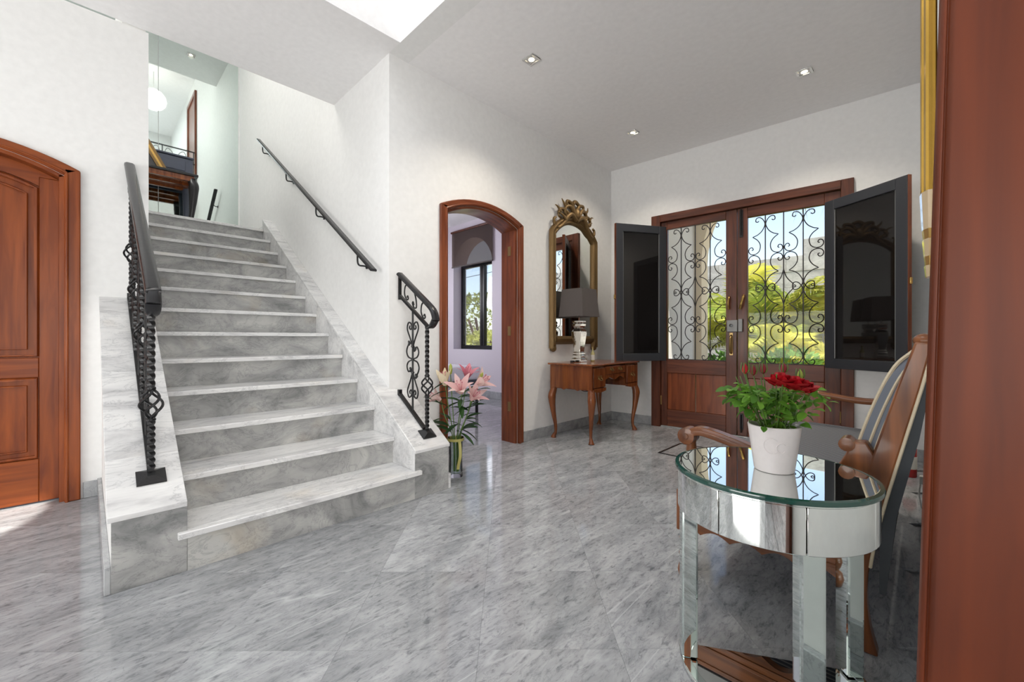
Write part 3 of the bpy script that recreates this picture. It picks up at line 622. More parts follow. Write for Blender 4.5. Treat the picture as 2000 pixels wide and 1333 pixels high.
def leaf_door(u0, u1, gu0, gu1, gz0, gz1, panels, edge):
    lf_ = bpy.data.objects.new('door_leaf', None); C.objects.link(lf_); lf_.parent = ed
    v0, v1 = -.005, .045
    fr('stile', (u0, gu0, v0, v1, .014, 2.322), par=lf_); fr('stile', (gu1, u1, v0, v1, .014, 2.322), par=lf_)
    fr('top_rail', (gu0, gu1, v0, v1, gz1, 2.322), M['darkx'], par=lf_); fr('middle_rail', (gu0, gu1, v0, v1, gz0-.15, gz0), M['darkx'], par=lf_)
    fr('bottom_rail', (gu0, gu1, v0, v1, .014, .20), M['darkx'], par=lf_)
    um = (gu0+gu1)/2
    for a, b in ((gu0, um-.003), (um+.003, gu1)): obj('panel', MB().box(a, b, v0+.012, v1-.01, .20, gz0-.15), M['mah'] if panels else M['dark'], lf_, .006)
    obj('glass_pane', MB().box(gu0, gu1, .032, .036, gz0, gz1), M['pane'], lf_, smooth=0)
    w_, h_ = gu1-gu0, gz1-gz0
    bars = [gu0+w_*.245, gu0+w_*.49, gu0+w_*.74]; vv = .018
    for b in bars: obj('grille_bar', MB().box(b-.0045, b+.0045, vv-.0045, vv+.0045, gz0, gz1), M['grille'], lf_)
    obj('grille_bar', MB().box(gu0, gu1, vv-.004, vv+.004, gz0, gz0+.008), M['grille'], lf_)
    zk = [gz1-h_*.035, gz1-h_*.262, gz1-h_*.49, gz1-h_*.735, gz1-h_*.97]
    for b, (wl, wr) in ((bars[0], (bars[0]-gu0, bars[1]-bars[0])), (bars[2], (bars[2]-bars[1], gu1-bars[2]))):
        for sx, cw in ((-1, wl), (1, wr)):
            for k, s_, h2 in ((zk[0], -1, zk[0]-zk[1]), (zk[2], 1, zk[1]-zk[2]), (zk[2], -1, zk[2]-zk[3]), (zk[4], 1, zk[3]-zk[4])):
                for p in scroll_cell(b, k, sx, cw, s_, h2):
                    obj('grille_scroll', MB().tube([(q[0], vv, q[1]) for q in p], .0046, 5), M['grille'], lf_)
    for sx in (-1, 1):
        for s_ in (-1, 1):
            c_ = bars[1]; z = zk[2]
            p = spline([(c_, z+s_*h_*.115), (c_+sx*w_*.04, z+s_*h_*.06), (c_+sx*w_*.13, z+s_*h_*.012)], 6)
            obj('grille_scroll', MB().tube([(q[0], vv, q[1]) for q in p], .0046, 5), M['grille'], lf_)
    return lf_
L1 = leaf_door(.637, 1.417, .703, 1.314, .765, 2.238, True, 1)
L2 = leaf_door(1.423, 2.253, 1.513, 2.136, .752, 2.222, True, 0)
# hardware
def hw(nm, mb, mm, par, bev=0): return obj(nm, mb, mm, par, bev)
hw('lever_handle', MB().tube(spline([(1.347, -.04, 1.30), (1.345, -.05, 1.36), (1.35, -.035, 1.42), (1.35, -.01, 1.43)], 6), .011, 8), M['brass'], L1)
hw('lever_handle', MB().tube(spline([(1.452, -.04, 1.30), (1.466, -.055, 1.35), (1.48, -.035, 1.42), (1.48, -.01, 1.44)], 6), .012, 8), M['brass'], L2)
hw('pull_handle', MB().tube(spline([(1.365, -.005, .85), (1.365, -.05, .88), (1.365, -.05, 1.0), (1.365, -.005, 1.035)], 6), .011, 8).box(1.350, 1.380, -.009, -.004, .83, 1.06), M['oldbrass'], L1)
hw('rim_lock', MB().box(1.33, 1.43, -.04, -.006, 1.07, 1.19), M['steel'], L1, .005)
hw('lock_cylinder', MB().lathe([(.016, 0), (.016, -.012), (.001, -.013)], (1.372, -.041, 1.135), 14, 'y'), M['black'], L1)
hw('lock_keep', MB().box(1.434, 1.475, -.04, -.006, 1.07, 1.20), M['steel'], L2, .005)
hw('slide_bolt', MB().box(1.445, 1.475, -.018, -.006, 2.03, 2.30).tube([(1.46, -.024, 2.05), (1.46, -.024, 2.31)], .007, 8), M['iron'], L2)
hw('slide_bolt', MB().box(1.445, 1.475, -.018, -.006, .08, .24).tube([(1.46, -.024, .05), (1.46, -.024, .23)], .007, 8), M['iron'], L2)
for z in (.25, 1.2, 2.1): hw('hinge', MB().tube([(.637, -.012, z), (.637, -.012, z+.10)], .008, 8), M['oldbrass'], L1); hw('hinge', MB().tube([(2.253, -.012, z), (2.253, -.012, z+.10)], .008, 8), M['oldbrass'], L2)
# inner shutters, dark glazed, swung open
def shutter(label, hinge, free, z0, z1):
    h = Vector((*hinge, 0)); f = Vector((*free, 0)); d = f-h; L = d.length
    r = thing('window_shutter', label, 'shutter', (h.x, h.y, z0), math.atan2(d.y, d.x), 'open door shutters')
    H = z1-z0; sw = .085
    for n_, b_ in (('stile', (0, sw, 0, H)), ('stile', (L-sw, L, 0, H)), ('rail', (sw, L-sw, 0, sw)), ('rail', (sw, L-sw, H-sw, H))):
        obj(n_, MB().box(b_[0], b_[1], -.018, .018, b_[2], b_[3]), M['slate'], r, .004)
    obj('dark_pane', MB().box(sw, L-sw, -.004, .004, sw, H-sw), M['blackglass'], r, smooth=0)
    obj('glazing_bead', MB().tube([(sw+.004, s, z) if False else (x, s, z) for s in (-.009,) for x, z in ((sw+.004, sw+.004), (L-sw-.004, sw+.004), (L-sw-.004, H-sw-.004), (sw+.004, H-sw-.004))], .004, 6, closed=True), M['steel'], r)
    obj('glazing_bead', MB().tube([(x, .009, z) for x, z in ((sw+.004, sw+.004), (L-sw-.004, sw+.004), (L-sw-.004, H-sw-.004), (sw+.004, H-sw-.004))], .004, 6, closed=True), M['steel'], r)
    obj('edge_strip', MB().box(L+.0005, L+.004, -.016, .016, 0, H), M['mah'], r)
    obj('latch', MB().box(L+.004, L+.016, -.010, .010, H*.45, H*.45+.05), M['brass'], r, .003)
    return r
hl, hr_ = DW(.690, -.026), DW(2.150, -.026)
shutter('dark glazed inner shutter open over the desk corner', (hl.x, hl.y), (-2.400, 4.045), .752, 2.262)
shutter('dark glazed inner shutter open towards the settee', (hr_.x, hr_.y), (-.078, 4.310), .738, 2.228)

# ================================================================== FURNITURE
# --- kneehole desk with cabriole legs
dk = thing('writing_desk', 'polished walnut kneehole desk with cabriole legs in the corner', 'desk', (-2.47, 3.765, 0), math.radians(2))
# local: x depth (-.25 wall .. +.26 room), y length (-.47..+.47)
zb, zt = .485, .738
X0, X1_, Y0, Y1 = -.245, .245, -.465, .465
obj('desk_top', MB().prism([(X0-.02, Y0-.022), (X1_+.015, Y0-.022), (X1_+.028, Y0+.1), (X1_+.005, Y0+.26), (X1_-.004, 0), (X1_+.005, Y1-.26), (X1_+.028, Y1-.1), (X1_+.015, Y1+.022), (X0-.02, Y1+.022)], 'z', zt, zt+.019), M['deskx'], dk, .006)
side = [(X0, zt), (X1_, zt), (X1_, zb)]+[(X1_-.49*t, zb+.02*abs(math.sin(3*PI*t))+.012) for t in [i/24 for i in range(3, 22)]]+[(X0, zb)]
for a, b in ((Y0, Y0+.018), (Y1-.018, Y1)): obj('side_panel', MB().prism(side, 'y', a, b), M['desk'], dk)
obj('back_panel', MB().box(X0, X0+.015, Y0+.018, Y1-.018, .52, zt), M['desk'], dk)
for a, b in ((Y0+.018, Y0+.245), (Y1-.245, Y1-.018)):
    obj('pedestal_case', MB().box(X0+.015, X1_-.02, a, b, zb+.02, zt), M['desk'], dk)
    dr = obj('drawer_front', MB().box(X1_-.02, X1_+.004, a+.004, b-.004, zb+.045, zt-.018), M['desk'], dk, .005)
    c_ = (a+b)/2; obj('brass_pull', MB().tube(spline([(X1_+.006, c_-.028, .625), (X1_+.022, c_-.02, .605), (X1_+.022, c_+.02, .605), (X1_+.006, c_+.028, .625)], 5), .004, 6).box(X1_+.004, X1_+.007, c_-.034, c_+.034, .61, .645), M['oldbrass'], dr)
    obj('lower_moulding', MB().prism([(a+.004, zb+.04)]+[(a+.004+(b-a-.008)*i/10, zb+.012-.012*math.sin(PI*i/10)) for i in range(11)]+[(b-.004, zb+.04)], 'x', X1_-.02, X1_+.008), M['desk'], dk)
dr = obj('drawer_front', MB().box(X1_-.05, X1_-.012, -.216, .216, .645, zt-.012), M['desk'], dk, .005)
for c_ in (-.085, .085): obj('brass_pull', MB().tube(spline([(X1_-.010, c_-.026, .700), (X1_+.006, c_-.018, .682), (X1_+.006, c_+.018, .682), (X1_-.010, c_+.026, .700)], 5), .004, 6).box(X1_-.012, X1_-.009, c_-.03, c_+.03, .685, .712), M['oldbrass'], dr)
obj('apron', MB().prism([(-.216, .643), (.216, .643)]+[(.216-.432*i/16, .585+.028*(math.cos(2*PI*i/8)*-.5+.5)) for i in range(17)], 'x', X1_-.05, X1_-.022), M['desk'], dk)
def cabriole(mm, h, s=1.0):
    m_ = MB(); pts = spline([(0, 0, h+.03), (.012, .0, h-.01), (.026, 0, h-.075), (.012, 0, h*.55), (-.010, 0, h*.28), (-.012, 0, .06), (.004, 0, .022), (.010, 0, .0)], 5)
    key = [.030, .036, .040, .026, .017, .014, .022, .030]; rad = []
    for i in range(len(key)-1): rad += [key[i]+(key[i+1]-key[i])*k/5 for k in range(5)]
    rad.append(key[-1]); return m_.tube(pts, 1.0, 12, scale=[q*s for q in rad])
for x, y, a in ((X1_-.03, Y0+.03, -45), (X0+.03, Y0+.03, -135), (X0+.03, Y1-.03, 135), (X1_-.03, Y1-.03, 45)):
    m_ = cabriole(M['desk'], zb); m_.xf(Matrix.Translation((x, y, 0)) @ Matrix.Rotation(math.radians(a), 4, 'Z')); obj('leg', m_, M['desk'], dk, smooth=60)
# --- table lamp
lp = thing('table_lamp', 'silver glass table lamp with square taupe shade on the desk', 'lamp', (-2.565, 3.600, .7575))
R45 = Matrix.Rotation(PI/4, 4, 'Z'); k2 = math.sqrt(2)
def sq(prof): return MB().lathe([(r*k2, z) for r, z in prof], (0, 0, 0), 4).xf(R45)
obj('lamp_base', sq([(.060, 0), (.060, .035), (.052, .042), (.052, .072), (.046, .078), (.046, .098), (.038, .104), (.042, .15), (.058, .30), (.058, .318), (.044, .340), (.036, .355), (.050, .375), (.052, .395), (.046, .405), (.052, .415), (.052, .43), (.0, .432)]), M['silver'], lp, .004, smooth=20)
obj('lamp_stem', MB().tube([(0, 0, .43), (0, 0, .60)], .007, 10), M['chrome'], lp)
obj('lamp_shade', MB().add([(s*a, t*a, z) for (a, z) in ((.150, .47), (.128, .755)) for s, t in ((-1, -1), (1, -1), (1, 1), (-1, 1))]+[(s*a, t*a, z) for (a, z) in ((.147, .47), (.125, .755)) for s, t in ((-1, -1), (1, -1), (1, 1), (-1, 1))],
    [(i, (i+1) % 4, 4+(i+1) % 4, 4+i) for i in range(4)]+[(8+i, 12+i, 12+(i+1) % 4, 8+(i+1) % 4) for i in range(4)]+[(i, 8+i, 8+(i+1) % 4, (i+1) % 4) for i in range(4)]+[(4+i, 4+(i+1) % 4, 12+(i+1) % 4, 12+i) for i in range(4)]), M['shade'], lp, smooth=0)
obj('shade_spider', MB().tube([(-.14, 0, .60), (.14, 0, .60)], .002, 6), M['chrome'], lp)
obj('cord_switch', MB().box(-.03, .01, -.115, -.09, 0, .018).tube([(.0, -.09, .006), (.0, -.05, .006)], .003, 6), M['black'], lp, .003)
# bottle by the lamp
bt = thing('small_bottle', 'small pale bottle with a cream label beside the silver lamp', 'bottle', (-2.53, 3.80, .7575))
obj('glass_body', MB().lathe([(.020, 0), (.022, .004), (.022, .085), (.012, .102), (.008, .112), (.008, .14), (.0001, .14)], n=16), M['wine'], bt)
obj('paper_label', MB().lathe([(.0225, .015), (.0225, .07)], n=16), M['paper'], bt); obj('cap', MB().lathe([(.010, .135), (.010, .155), (.0001, .156)], n=12), M['oldbrass'], bt)
tag(obj('lamp_cord', MB().tube(spline([(-2.70, 3.62, .55), (-2.66, 3.66, .50), (-2.62, 3.74, .44), (-2.66, 3.90, .42), (-2.735, 4.0, .44), (-2.765, 4.02, .46)], 8), .004, 6), M['cable']), 'thin black lamp cord looping under the desk', 'cord')
# --- gilt mirror on the arch wall
gm = thing('wall_mirror', 'arched antique gilt mirror with carved crest above the desk', 'mirror', (XN, 3.77, .86))
pg = part_of(gm)
ya, yb, zs_, ri = 3.345, 4.195, 2.13, .20
fw = .088
pg('mirror_glass', MB().prism([(ya+fw-.01, 1.03), (yb-fw+.01, 1.03)]+arch(ya+fw-.01, yb-fw+.01, zs_-.03, ri-.045)[::-1], 'x', XN+.012, XN+.018), M['mirror'], smooth=0)
pg('backing_board', MB().prism([(ya+.03, .95), (yb-.03, .95)]+arch(ya+.03, yb-.03, zs_, ri)[::-1], 'x', XN+.001, XN+.011), M['dark'])
prof = [(-.044, 0), (-.040, .028), (-.022, .040), (-.008, .026), (.006, .034), (.024, .048), (.040, .036), (.044, .0)]
pth = [(XN+.012, yb-fw/2, .90), (XN+.012, yb-fw/2, 1.5), (XN+.012, yb-fw/2, zs_-.05)]+[(XN+.012, p[0], p[1]) for p in arch(ya+fw/2, yb-fw/2, zs_-.02, ri-.02)[::-1]]+[(XN+.012, ya+fw/2, zs_-.05), (XN+.012, ya+fw/2, 1.5), (XN+.012, ya+fw/2, .90)]
pg('moulded_frame', MB().sweep(pth, prof, up=(1, 0, 0)), M['gilt'], smooth=50)
pg('bottom_rail', MB().sweep([(XN+.012, ya+fw, .985), (XN+.012, yb-fw, .985)], [(-.045, 0), (-.04, .03), (-.015, .045), (.02, .035), (.045, .0)], up=(1, 0, 0)), M['gilt'])
for y in (ya+.05, yb-.05):
    pg('scroll_foot', MB().lathe([(.001, 0), (.032, .004), (.038, .03), (.030, .045), (.001, .05)], (XN+.002, y, .90), 16, 'x'), M['gilt'])
    pg('scroll_foot', MB().sphere((XN+.03, y, .955), .03, 10, 1.4), M['gilt'])
cy = 3.77
def carv(pts, r0, r1, nm='carved_scroll'):
    p = spline([(XN+.035+d, cy+y, z) for (y, z, d) in pts], 6); n_ = len(p)
    pg(nm, MB().tube(p, 1.0, 8, scale=[r0+(r1-r0)*i/(n_-1) for i in range(n_)]), M['gilt'], smooth=70)
for s in (-1, 1):
    carv([(0, 2.30, .01), (s*.10, 2.34, .02), (s*.17, 2.30, .02), (s*.22, 2.23, .01), (s*.30, 2.17, 0), (s*.36, 2.20, 0), (s*.37, 2.25, 0), (s*.34, 2.27, 0)], .032, .012)
    carv([(s*.02, 2.33, .02), (s*.10, 2.42, .02), (s*.18, 2.41, .01), (s*.20, 2.35, .01), (s*.16, 2.32, .01), (s*.12, 2.35, .01)], .026, .010)
    carv([(s*.12, 2.34, .01), (s*.22, 2.38, .0), (s*.28, 2.36, .0), (s*.29, 2.30, .0), (s*.25, 2.28, .0)], .022, .010)
    carv([(s*.02, 2.36, .0), (s*.06, 2.46, .0), (s*.14, 2.485, .0), (s*.15, 2.45, 0), (s*.10, 2.43, 0)], .026, .010)
    carv([(s*.20, 2.27, .03), (s*.25, 2.31, .02), (s*.31, 2.33, .01)], .018, .005, 'carved_leaf'); carv([(s*.17, 2.40, .01), (s*.22, 2.45, .01), (s*.24, 2.49, .0)], .018, .004, 'carved_leaf')
    carv([(s*.26, 2.34, .01), (s*.31, 2.39, .0), (s*.35, 2.40, .0)], .016, .004, 'carved_leaf')
pg('carved_cartouche', MB().sphere((XN+.045, cy, 2.36), .055, 12, 1.3), M['gilt']); carv([(-.05, 2.47, .0), (0, 2.505, .0), (.06, 2.485, 0)], .026, .018, 'carved_leaf')

# --- settee along the right wall
se = thing('settee', 'striped upholstered oak settee against the right wall behind the glass table', 'settee', (-.4, 2.52, 0)); ps = part_of(se)
sy0, sy1 = 1.735, 3.30
post = spline([(-.128, 0), (-.158, .10), (-.168, .22), (-.150, .36), (-.118, .50), (-.075, .68), (-.034, .85), (.000, .99)], 5)
wid = [.026, .034, .040, .038, .032, .029, .026, .020]; ww = []
for i in range(7): ww += [wid[i]+(wid[i+1]-wid[i])*k/5 for k in range(5)]
ww.append(wid[-1])
for a in (sy0, sy1-.05):
    L_ = [(p[0]-w_, p[1]) for p, w_ in zip(post, ww)]; R2 = [(min(.026, p[0]+w_), p[1]) for p, w_ in zip(post, ww)]
    ps('back_post', MB().strip(L_, R2, 'y', a, a+.05), M['oak'], .006)
    ps('post_finial', MB().sphere((.0, a+.025, .995), .026, 10, .8), M['oak'])
ps('crest_rail', MB().tube([(.0, sy0+.05, .985), (.0, sy1-.05, .985)], .020, 10), M['oak'])
# upholstered back: profile in x,z swept along y
front = spline([(-.165, .46), (-.180, .54), (-.155, .66), (-.112, .80), (-.066, .91), (-.018, .965)], 5)
rear = [(.018, .955), (-.02, .80), (-.06, .62), (-.09, .45)]
def cushion(poly, y0, y1, inset=.012):
    m_ = MB(); c_ = Vector((sum(p[0] for p in poly)/len(poly), sum(p[1] for p in poly)/len(poly)))
    st_ = [(y0, .90), (y0+.010, .97), (y0+.03, 1.0), (y1-.03, 1.0), (y1-.010, .97), (y1, .90)]; n_ = len(poly)
    vs = [((c_.x+(p[0]-c_.x)*k), y, (c_.y+(p[1]-c_.y)*k)) for y, k in st_ for p in poly]
    fs = [(i*n_+a, i*n_+(a+1) % n_, (i+1)*n_+(a+1) % n_, (i+1)*n_+a) for i in range(len(st_)-1) for a in range(n_)]+[tuple(range(n_))[::-1], tuple(range((len(st_)-1)*n_, len(st_)*n_))]
    return m_.add(vs, fs)
bk = ps('upholstered_back', cushion([tuple(p) for p in front]+rear, sy0+.052, sy1-.052), M['backfab'], smooth=50)
ps('piping', MB().tube([(p[0]*.96-.004, sy0+.056, p[1]) for p in front], .006, 6), M['piping'], parent=bk)
for k_, w_ in ((.016, .0045), (.034, .0035)):
    ps('side_stripe', MB().tube([(p[0]*.93+k_, sy0+.0525, .46+(p[1]-.46)*.97) for p in front], w_, 6), M['piping'], parent=bk)
ps('back_cover', MB().prism([(-.085, .20), (-.10, .20), (-.10, .46), (-.03, .80), (.012, .95), (.027, .95), (-.01, .70), (-.06, .45)], 'y', sy0+.006, sy1-.006), M['darkfab'])
for a in (sy0+.004, sy1-.004): ps('piping', MB().tube([(min(.024, p[0]+w_+.002), a, p[1]) for p, w_ in list(zip(post, ww))[12:-1]], .005, 6), M['piping'], parent=bk)
# seat
seatp = [(-.715, .36), (-.735, .39), (-.73, .425), (-.69, .448), (-.50, .462), (-.25, .455), (-.17, .44), (-.16, .36)]
ps('seat_cushion', cushion(seatp, sy0+.006, sy1-.006), M['seat'], smooth=50)
def scallop(a, b, n_): return [(a+(b-a)*i/(n_*8), .205+.022*abs(math.cos(PI*i/8))) for i in range(n_*8+1)]
for a in (sy0+.004, sy1-.034):
    r_ = ps('side_rail', MB().prism([(-.70, .355), (-.15, .355)]+scallop(-.15, -.70, 5), 'y', a, a+.03), M['oakx'])
    ps('rail_moulding', MB().box(-.69, -.16, a-.006, a+.036, .240, .252).box(-.69, -.16, a-.005, a+.035, .268, .280).box(-.69, -.16, a-.004, a+.034, .335, .350), M['oakx'], .002, parent=r_)
r_ = ps('front_rail', MB().prism([(sy0+.06, .355), (sy1-.06, .355)]+scallop(sy1-.06, sy0+.06, 11), 'x', -.735, -.705), M['oak'])
ps('rail_moulding', MB().box(-.741, -.699, sy0+.06, sy1-.06, .250, .262), M['oak'], .002, parent=r_)
legp = [(.016, 0), (.028, .006), (.034, .03), (.028, .055), (.016, .065), (.024, .08), (.029, .10), (.024, .118), (.015, .126), (.024, .145), (.028, .165), (.022, .185), (.018, .192), (.018, .20)]
ya_, yb_ = sy0+.03, sy1-.03
for y in (ya_, yb_):
    ps('front_leg', MB().lathe(legp, (-.712, y, 0), 16), M['oak'], smooth=50)
    ps('leg_block', MB().box(-.742, -.682, y-.030, y+.030, .20, .37), M['oak'], .005)
    ps('arm_post', MB().lathe([(.020, .37), (.026, .38), (.017, .40), (.026, .44), (.028, .47), (.017, .51), (.022, .53), (.018, .57), (.024, .60)], (-.690, y, 0), 16), M['oak'], smooth=50)
    arm = spline([(-.700, y, .600), (-.655, y, .622), (-.58, y, .612), (-.45, y, .575), (-.34, y, .528), (-.26, y, .510), (-.20, y, .515)] if y == ya_ else [(-.62, y, .640), (-.56, y, .652), (-.45, y, .645), (-.32, y, .628), (-.22, y, .625), (-.13, y, .64)], 5)
    ps('arm', MB().sweep(arm, [(-.030, -.016), (.030, -.016), (.033, .004), (.022, .018), (-.022, .018), (-.033, .004)], up=(0, 0, 1)), M['oakx'], .003, smooth=50)
    ps('arm_scroll', MB().lathe([(.001, -.035), (.016, -.035), (.034, -.031), (.034, .031), (.016, .035), (.001, .035)], (-.702, y, .597), 18, 'y'), M['oak'], smooth=50)
    ps('arm_eye', MB().lathe([(.001, -.040), (.012, -.039), (.014, -.033)], (-.702, y, .597), 12, 'y'), M['oak'])
    ps('arm_block', MB().prism([(-.20, .46), (-.235, .49), (-.215, .56), (-.185, .62), (-.170, .665), (-.13, .67), (-.105, .62), (-.14, .46)], 'y', y-.028, y+.028), M['oak'], .006)
    ps('arm_knob', MB().lathe([(.001, -.034), (.022, -.032), (.022, .032), (.001, .034)], (-.18, y, .655), 14, 'y'), M['oak'])
# --- mirrored round side table
TC = (-.332, 1.435); TR = .262
tb = thing('side_table', 'round mirrored side table holding the potted roses', 'table', (*TC, 0))
obj('table_top', MB().lathe([(.001, .592), (TR-.008, .592), (TR-.006, .594), (TR-.006, .608), (TR-.012, .610), (.001, .610)], n=72), M['mirror'], tb, smooth=8)
obj('glass_edge', MB().lathe([(TR-.006, .596), (TR, .598), (TR+.001, .603), (TR-.001, .609), (TR-.010, .6107), (TR-.010, .6095), (TR-.006, .606), (TR-.006, .596)], n=72), M['gedge'], tb, smooth=60)
AR = TR-.008; npan = 8
for i in range(npan):
    a0 = math.radians(211+360/npan*i+.25); a1 = math.radians(211+360/npan*(i+1)-.25); m_ = 10
    o_ = [(AR*math.cos(a0+(a1-a0)*k/m_), AR*math.sin(a0+(a1-a0)*k/m_)) for k in range(m_+1)]; i_ = [(p[0]*.965, p[1]*.965) for p in o_]
    obj('apron_panel', MB().strip(o_, i_, 'z', .474, .592), M['mirror'], tb, .002)
obj('apron_core', MB().lathe([(AR*.90, .478), (AR*.955, .478), (AR*.955, .590), (AR*.90, .590), (AR*.90, .478)], n=48), M['black'], tb)
for k in (211, 305, 39):
    a = math.radians(k); m_ = MB().box(-.032, .014, -.029, .029, .020, .480)
    m_.xf(Matrix.Rotation(a, 4, 'Z') @ Matrix.Translation((AR-.022, 0, 0)) if False else Matrix.Rotation(a, 4, 'Z') @ Matrix.Translation((AR-.020, 0, 0)))
    obj('leg', m_, M['gmirror'], tb, .006, smooth=0)
hm = [(.250*math.cos(math.radians(200+200*i/40)), .250*math.sin(math.radians(200+200*i/40))) for i in range(41)]
obj('base_plate', MB().prism(hm, 'z', .002, .018), M['mirror'], tb, .005, smooth=0)
obj('base_rim', MB().strip(hm, [(p[0]*.90, p[1]*.90) for p in hm], 'z', .018, .0205), M['gmirror'], tb, .001, smooth=0)
# --- potted rose
def leafmesh(nm, L, W, mm, fold=.25, curl=.3):
    vs = []; n_ = 5
    for i in range(n_+1):
        t = i/n_; w_ = W*math.sin(PI*min(.98, t*.92+.04))**.8; z = -curl*L*t*t
        vs += [(t*L, -w_/2, z+fold*w_/2), (t*L, 0, z), (t*L, w_/2, z+fold*w_/2)]
    fs = []
    for i in range(n_):
        a = 3*i; fs += [(a, a+3, a+4, a+1), (a+1, a+4, a+5, a+2)]
    me = bpy.data.meshes.new(nm); me.from_pydata(vs, [], fs); me.shade_smooth(); me.materials.append(mm); return me
rp_ = thing('potted_rose', 'red miniature rose in a white pot on the mirrored table', 'plant', (-.318, 1.432, .6108))
obj('pot', MB().lathe([(.001, 0), (.049, 0), (.052, .003), (.068, .126), (.069, .134), (.065, .135), (.062, .126), (.059, .108), (.001, .108)], n=40), M['white'], rp_, smooth=40)
obj('soil', MB().lathe([(.0585, .107), (.056, .110), (.001, .113)], n=24), M['soil'], rp_)
def polar(theta, z, r): return (r*math.cos(theta), r*math.sin(theta), z)
def potr(z): return .052+(z-.003)/.123*.016+.0005
th0 = math.atan2(-1.432, .318)
for (dth, zc, rr) in ((-.10, .082, .022), (.30, .078, .014)):
    pts = [polar(th0+dth+rr*math.cos(a)/.07, zc+rr*math.sin(a), potr(zc+rr*math.sin(a))) for a in [math.radians(40+q*20) for q in range(15)]]
    obj('embossed_ring', MB().tube(pts, .0014, 6), M['white'], rp_)
lm = leafmesh('leaf', .029, .021, M['leaf']); rnd = random.Random(3)
stems = []
for i in range(17):
    a = rnd.uniform(0, 2*PI); r = rnd.uniform(.03, .11); h = rnd.uniform(.16, .235)
    tip = Vector((r*math.cos(a), r*math.sin(a), .105+h*.8)); base = Vector((tip.x*.25, tip.y*.25, .105)); mid = (base+tip)/2+Vector((tip.x*.12, tip.y*.12, .02))
    p = spline([base, mid, tip], 6); obj('stem', MB().tube(p, .0016, 5), M['stem'], rp_); stems.append(p)
for i in range(290):
    p = rnd.choice(stems); q = p[rnd.randrange(3, len(p))]
    o = obj('leaf', lm, None, rp_); a = rnd.uniform(0, 2*PI); rr = rnd.uniform(0, .028)
    o.location = (q.x*1.08+rr*math.cos(a), q.y*1.08+rr*math.sin(a), min(q.z, .235)+rnd.uniform(-.03, .012)); o.rotation_euler = (rnd.uniform(-.6, .6), rnd.uniform(-.5, .7), a); s = rnd.uniform(.75, 1.25); o.scale = (s, s, s)
def rose(c, r, nm='rose_flower'):
    f = bpy.data.objects.new(nm, None); C.objects.link(f); f.parent = rp_; f.location = c
    pm = MB(); k = 0
    for ring, (n_, rad, tilt, sz) in enumerate(((7, r*.62, .55, .8), (6, r*.42, .9, .75), (5, r*.22, 1.25, .65))):
        for i in range(n_):
            a = 2*PI*i/n_+ring*.5; vs = []
            m_ = MB(); g = []
            for u in range(4):
                for v in range(5):
                    t = u/3; s = (v/4-.5); x = rad*(.2+t*1.0*math.cos(tilt)*1.6); z = r*(t*math.sin(tilt)*.9-.1); y = s*r*sz*1.3*math.sin(PI*(.25+t*.55)); x -= abs(s)**2*r*.25
                    m_.v.append((x*math.cos(a)-y*math.sin(a), x*math.sin(a)+y*math.cos(a), z))
            m_.f = [(u*5+v, u*5+v+1, u*5+v+6, u*5+v+5) for u in range(3) for v in range(4)]
            obj('petal', m_, M['rose'], f, smooth=80)
    return f
Rv = Vector((math.cos(YAW), math.sin(YAW), 0)); Fv = Vector((-math.sin(YAW), math.cos(YAW), 0))
def vw(px, dz, dep=0): return Rv*px+Fv*dep+Vector((0, 0, dz))
for c_, r_ in ((vw(-.010, .258, -.045), .046), (vw(.022, .250, -.060), .044), (vw(.052, .240, -.055), .042)):
    rose(c_, r_); obj('stem', MB().tube([c_+Vector((0, 0, -.01)), Vector((c_.x*.4, c_.y*.4, .11))], .0017, 5), M['stem'], rp_)
for c_, mm in ((vw(-.086, .290, .0), 'rose'), (vw(-.056, .284, .01), 'rosebud'), (vw(-.020, .288, .02), 'rosebud'), (vw(.042, .290, .02), 'rosebud'), (vw(.078, .272, .0), 'lilybud')):
    b_ = obj('rosebud', MB().lathe([(.0005, -.006), (.007, 0), (.0085, .008), (.006, .018), (.0005, .026)], c_, 10), M[mm], rp_)
    for k in range(4):
        a = k*PI/2; obj('sepal', MB().tube(spline([c_+Vector((.006*math.cos(a), .006*math.sin(a), -.002)), c_+Vector((.011*math.cos(a), .011*math.sin(a), .010)), c_+Vector((.009*math.cos(a), .009*math.sin(a), .028))], 4), .0016, 5), M['stem'], b_)
    obj('stem', MB().tube([c_, Vector((c_.x*.45, c_.y*.45, .13))], .0016, 5), M['stem'], rp_)
# --- lilies in a glass vase on the floor by the stairs
VB = Vector((-2.425, 1.878, 0)); LS = 1.18
vs_ = thing('glass_vase', 'tall clear glass vase on the floor beside the stairs', 'vase', VB)
obj('glass_body', MB().lathe([(.001, .001), (.050, .001), (.053, .008), (.050, .05), (.047, .15), (.052, .255), (.060, .285), (.057, .286), (.049, .255), (.044, .15), (.046, .03), (.001, .028)], n=32), M['vase'], vs_, smooth=60)
obj('water', MB().lathe([(.001, .029), (.0455, .031), (.0435, .15), (.001, .15)], n=24), M['water'], vs_, smooth=60)
obj('ribbon', MB().lathe([(.055, .262), (.0575, .266), (.0590, .280), (.0615, .282), (.060, .262), (.055, .262)], n=32), M['ribbon'], vs_)
tail = spline([(.055, -.01, .27), (.075, -.02, .24), (.085, -.025, .17), (.070, -.03, .10), (.065, -.03, .07)], 5)
obj('ribbon_tail', MB().sweep(tail, [(-.010, -.001), (.010, -.001), (.010, .001), (-.010, .001)]), M['ribbon'], vs_)
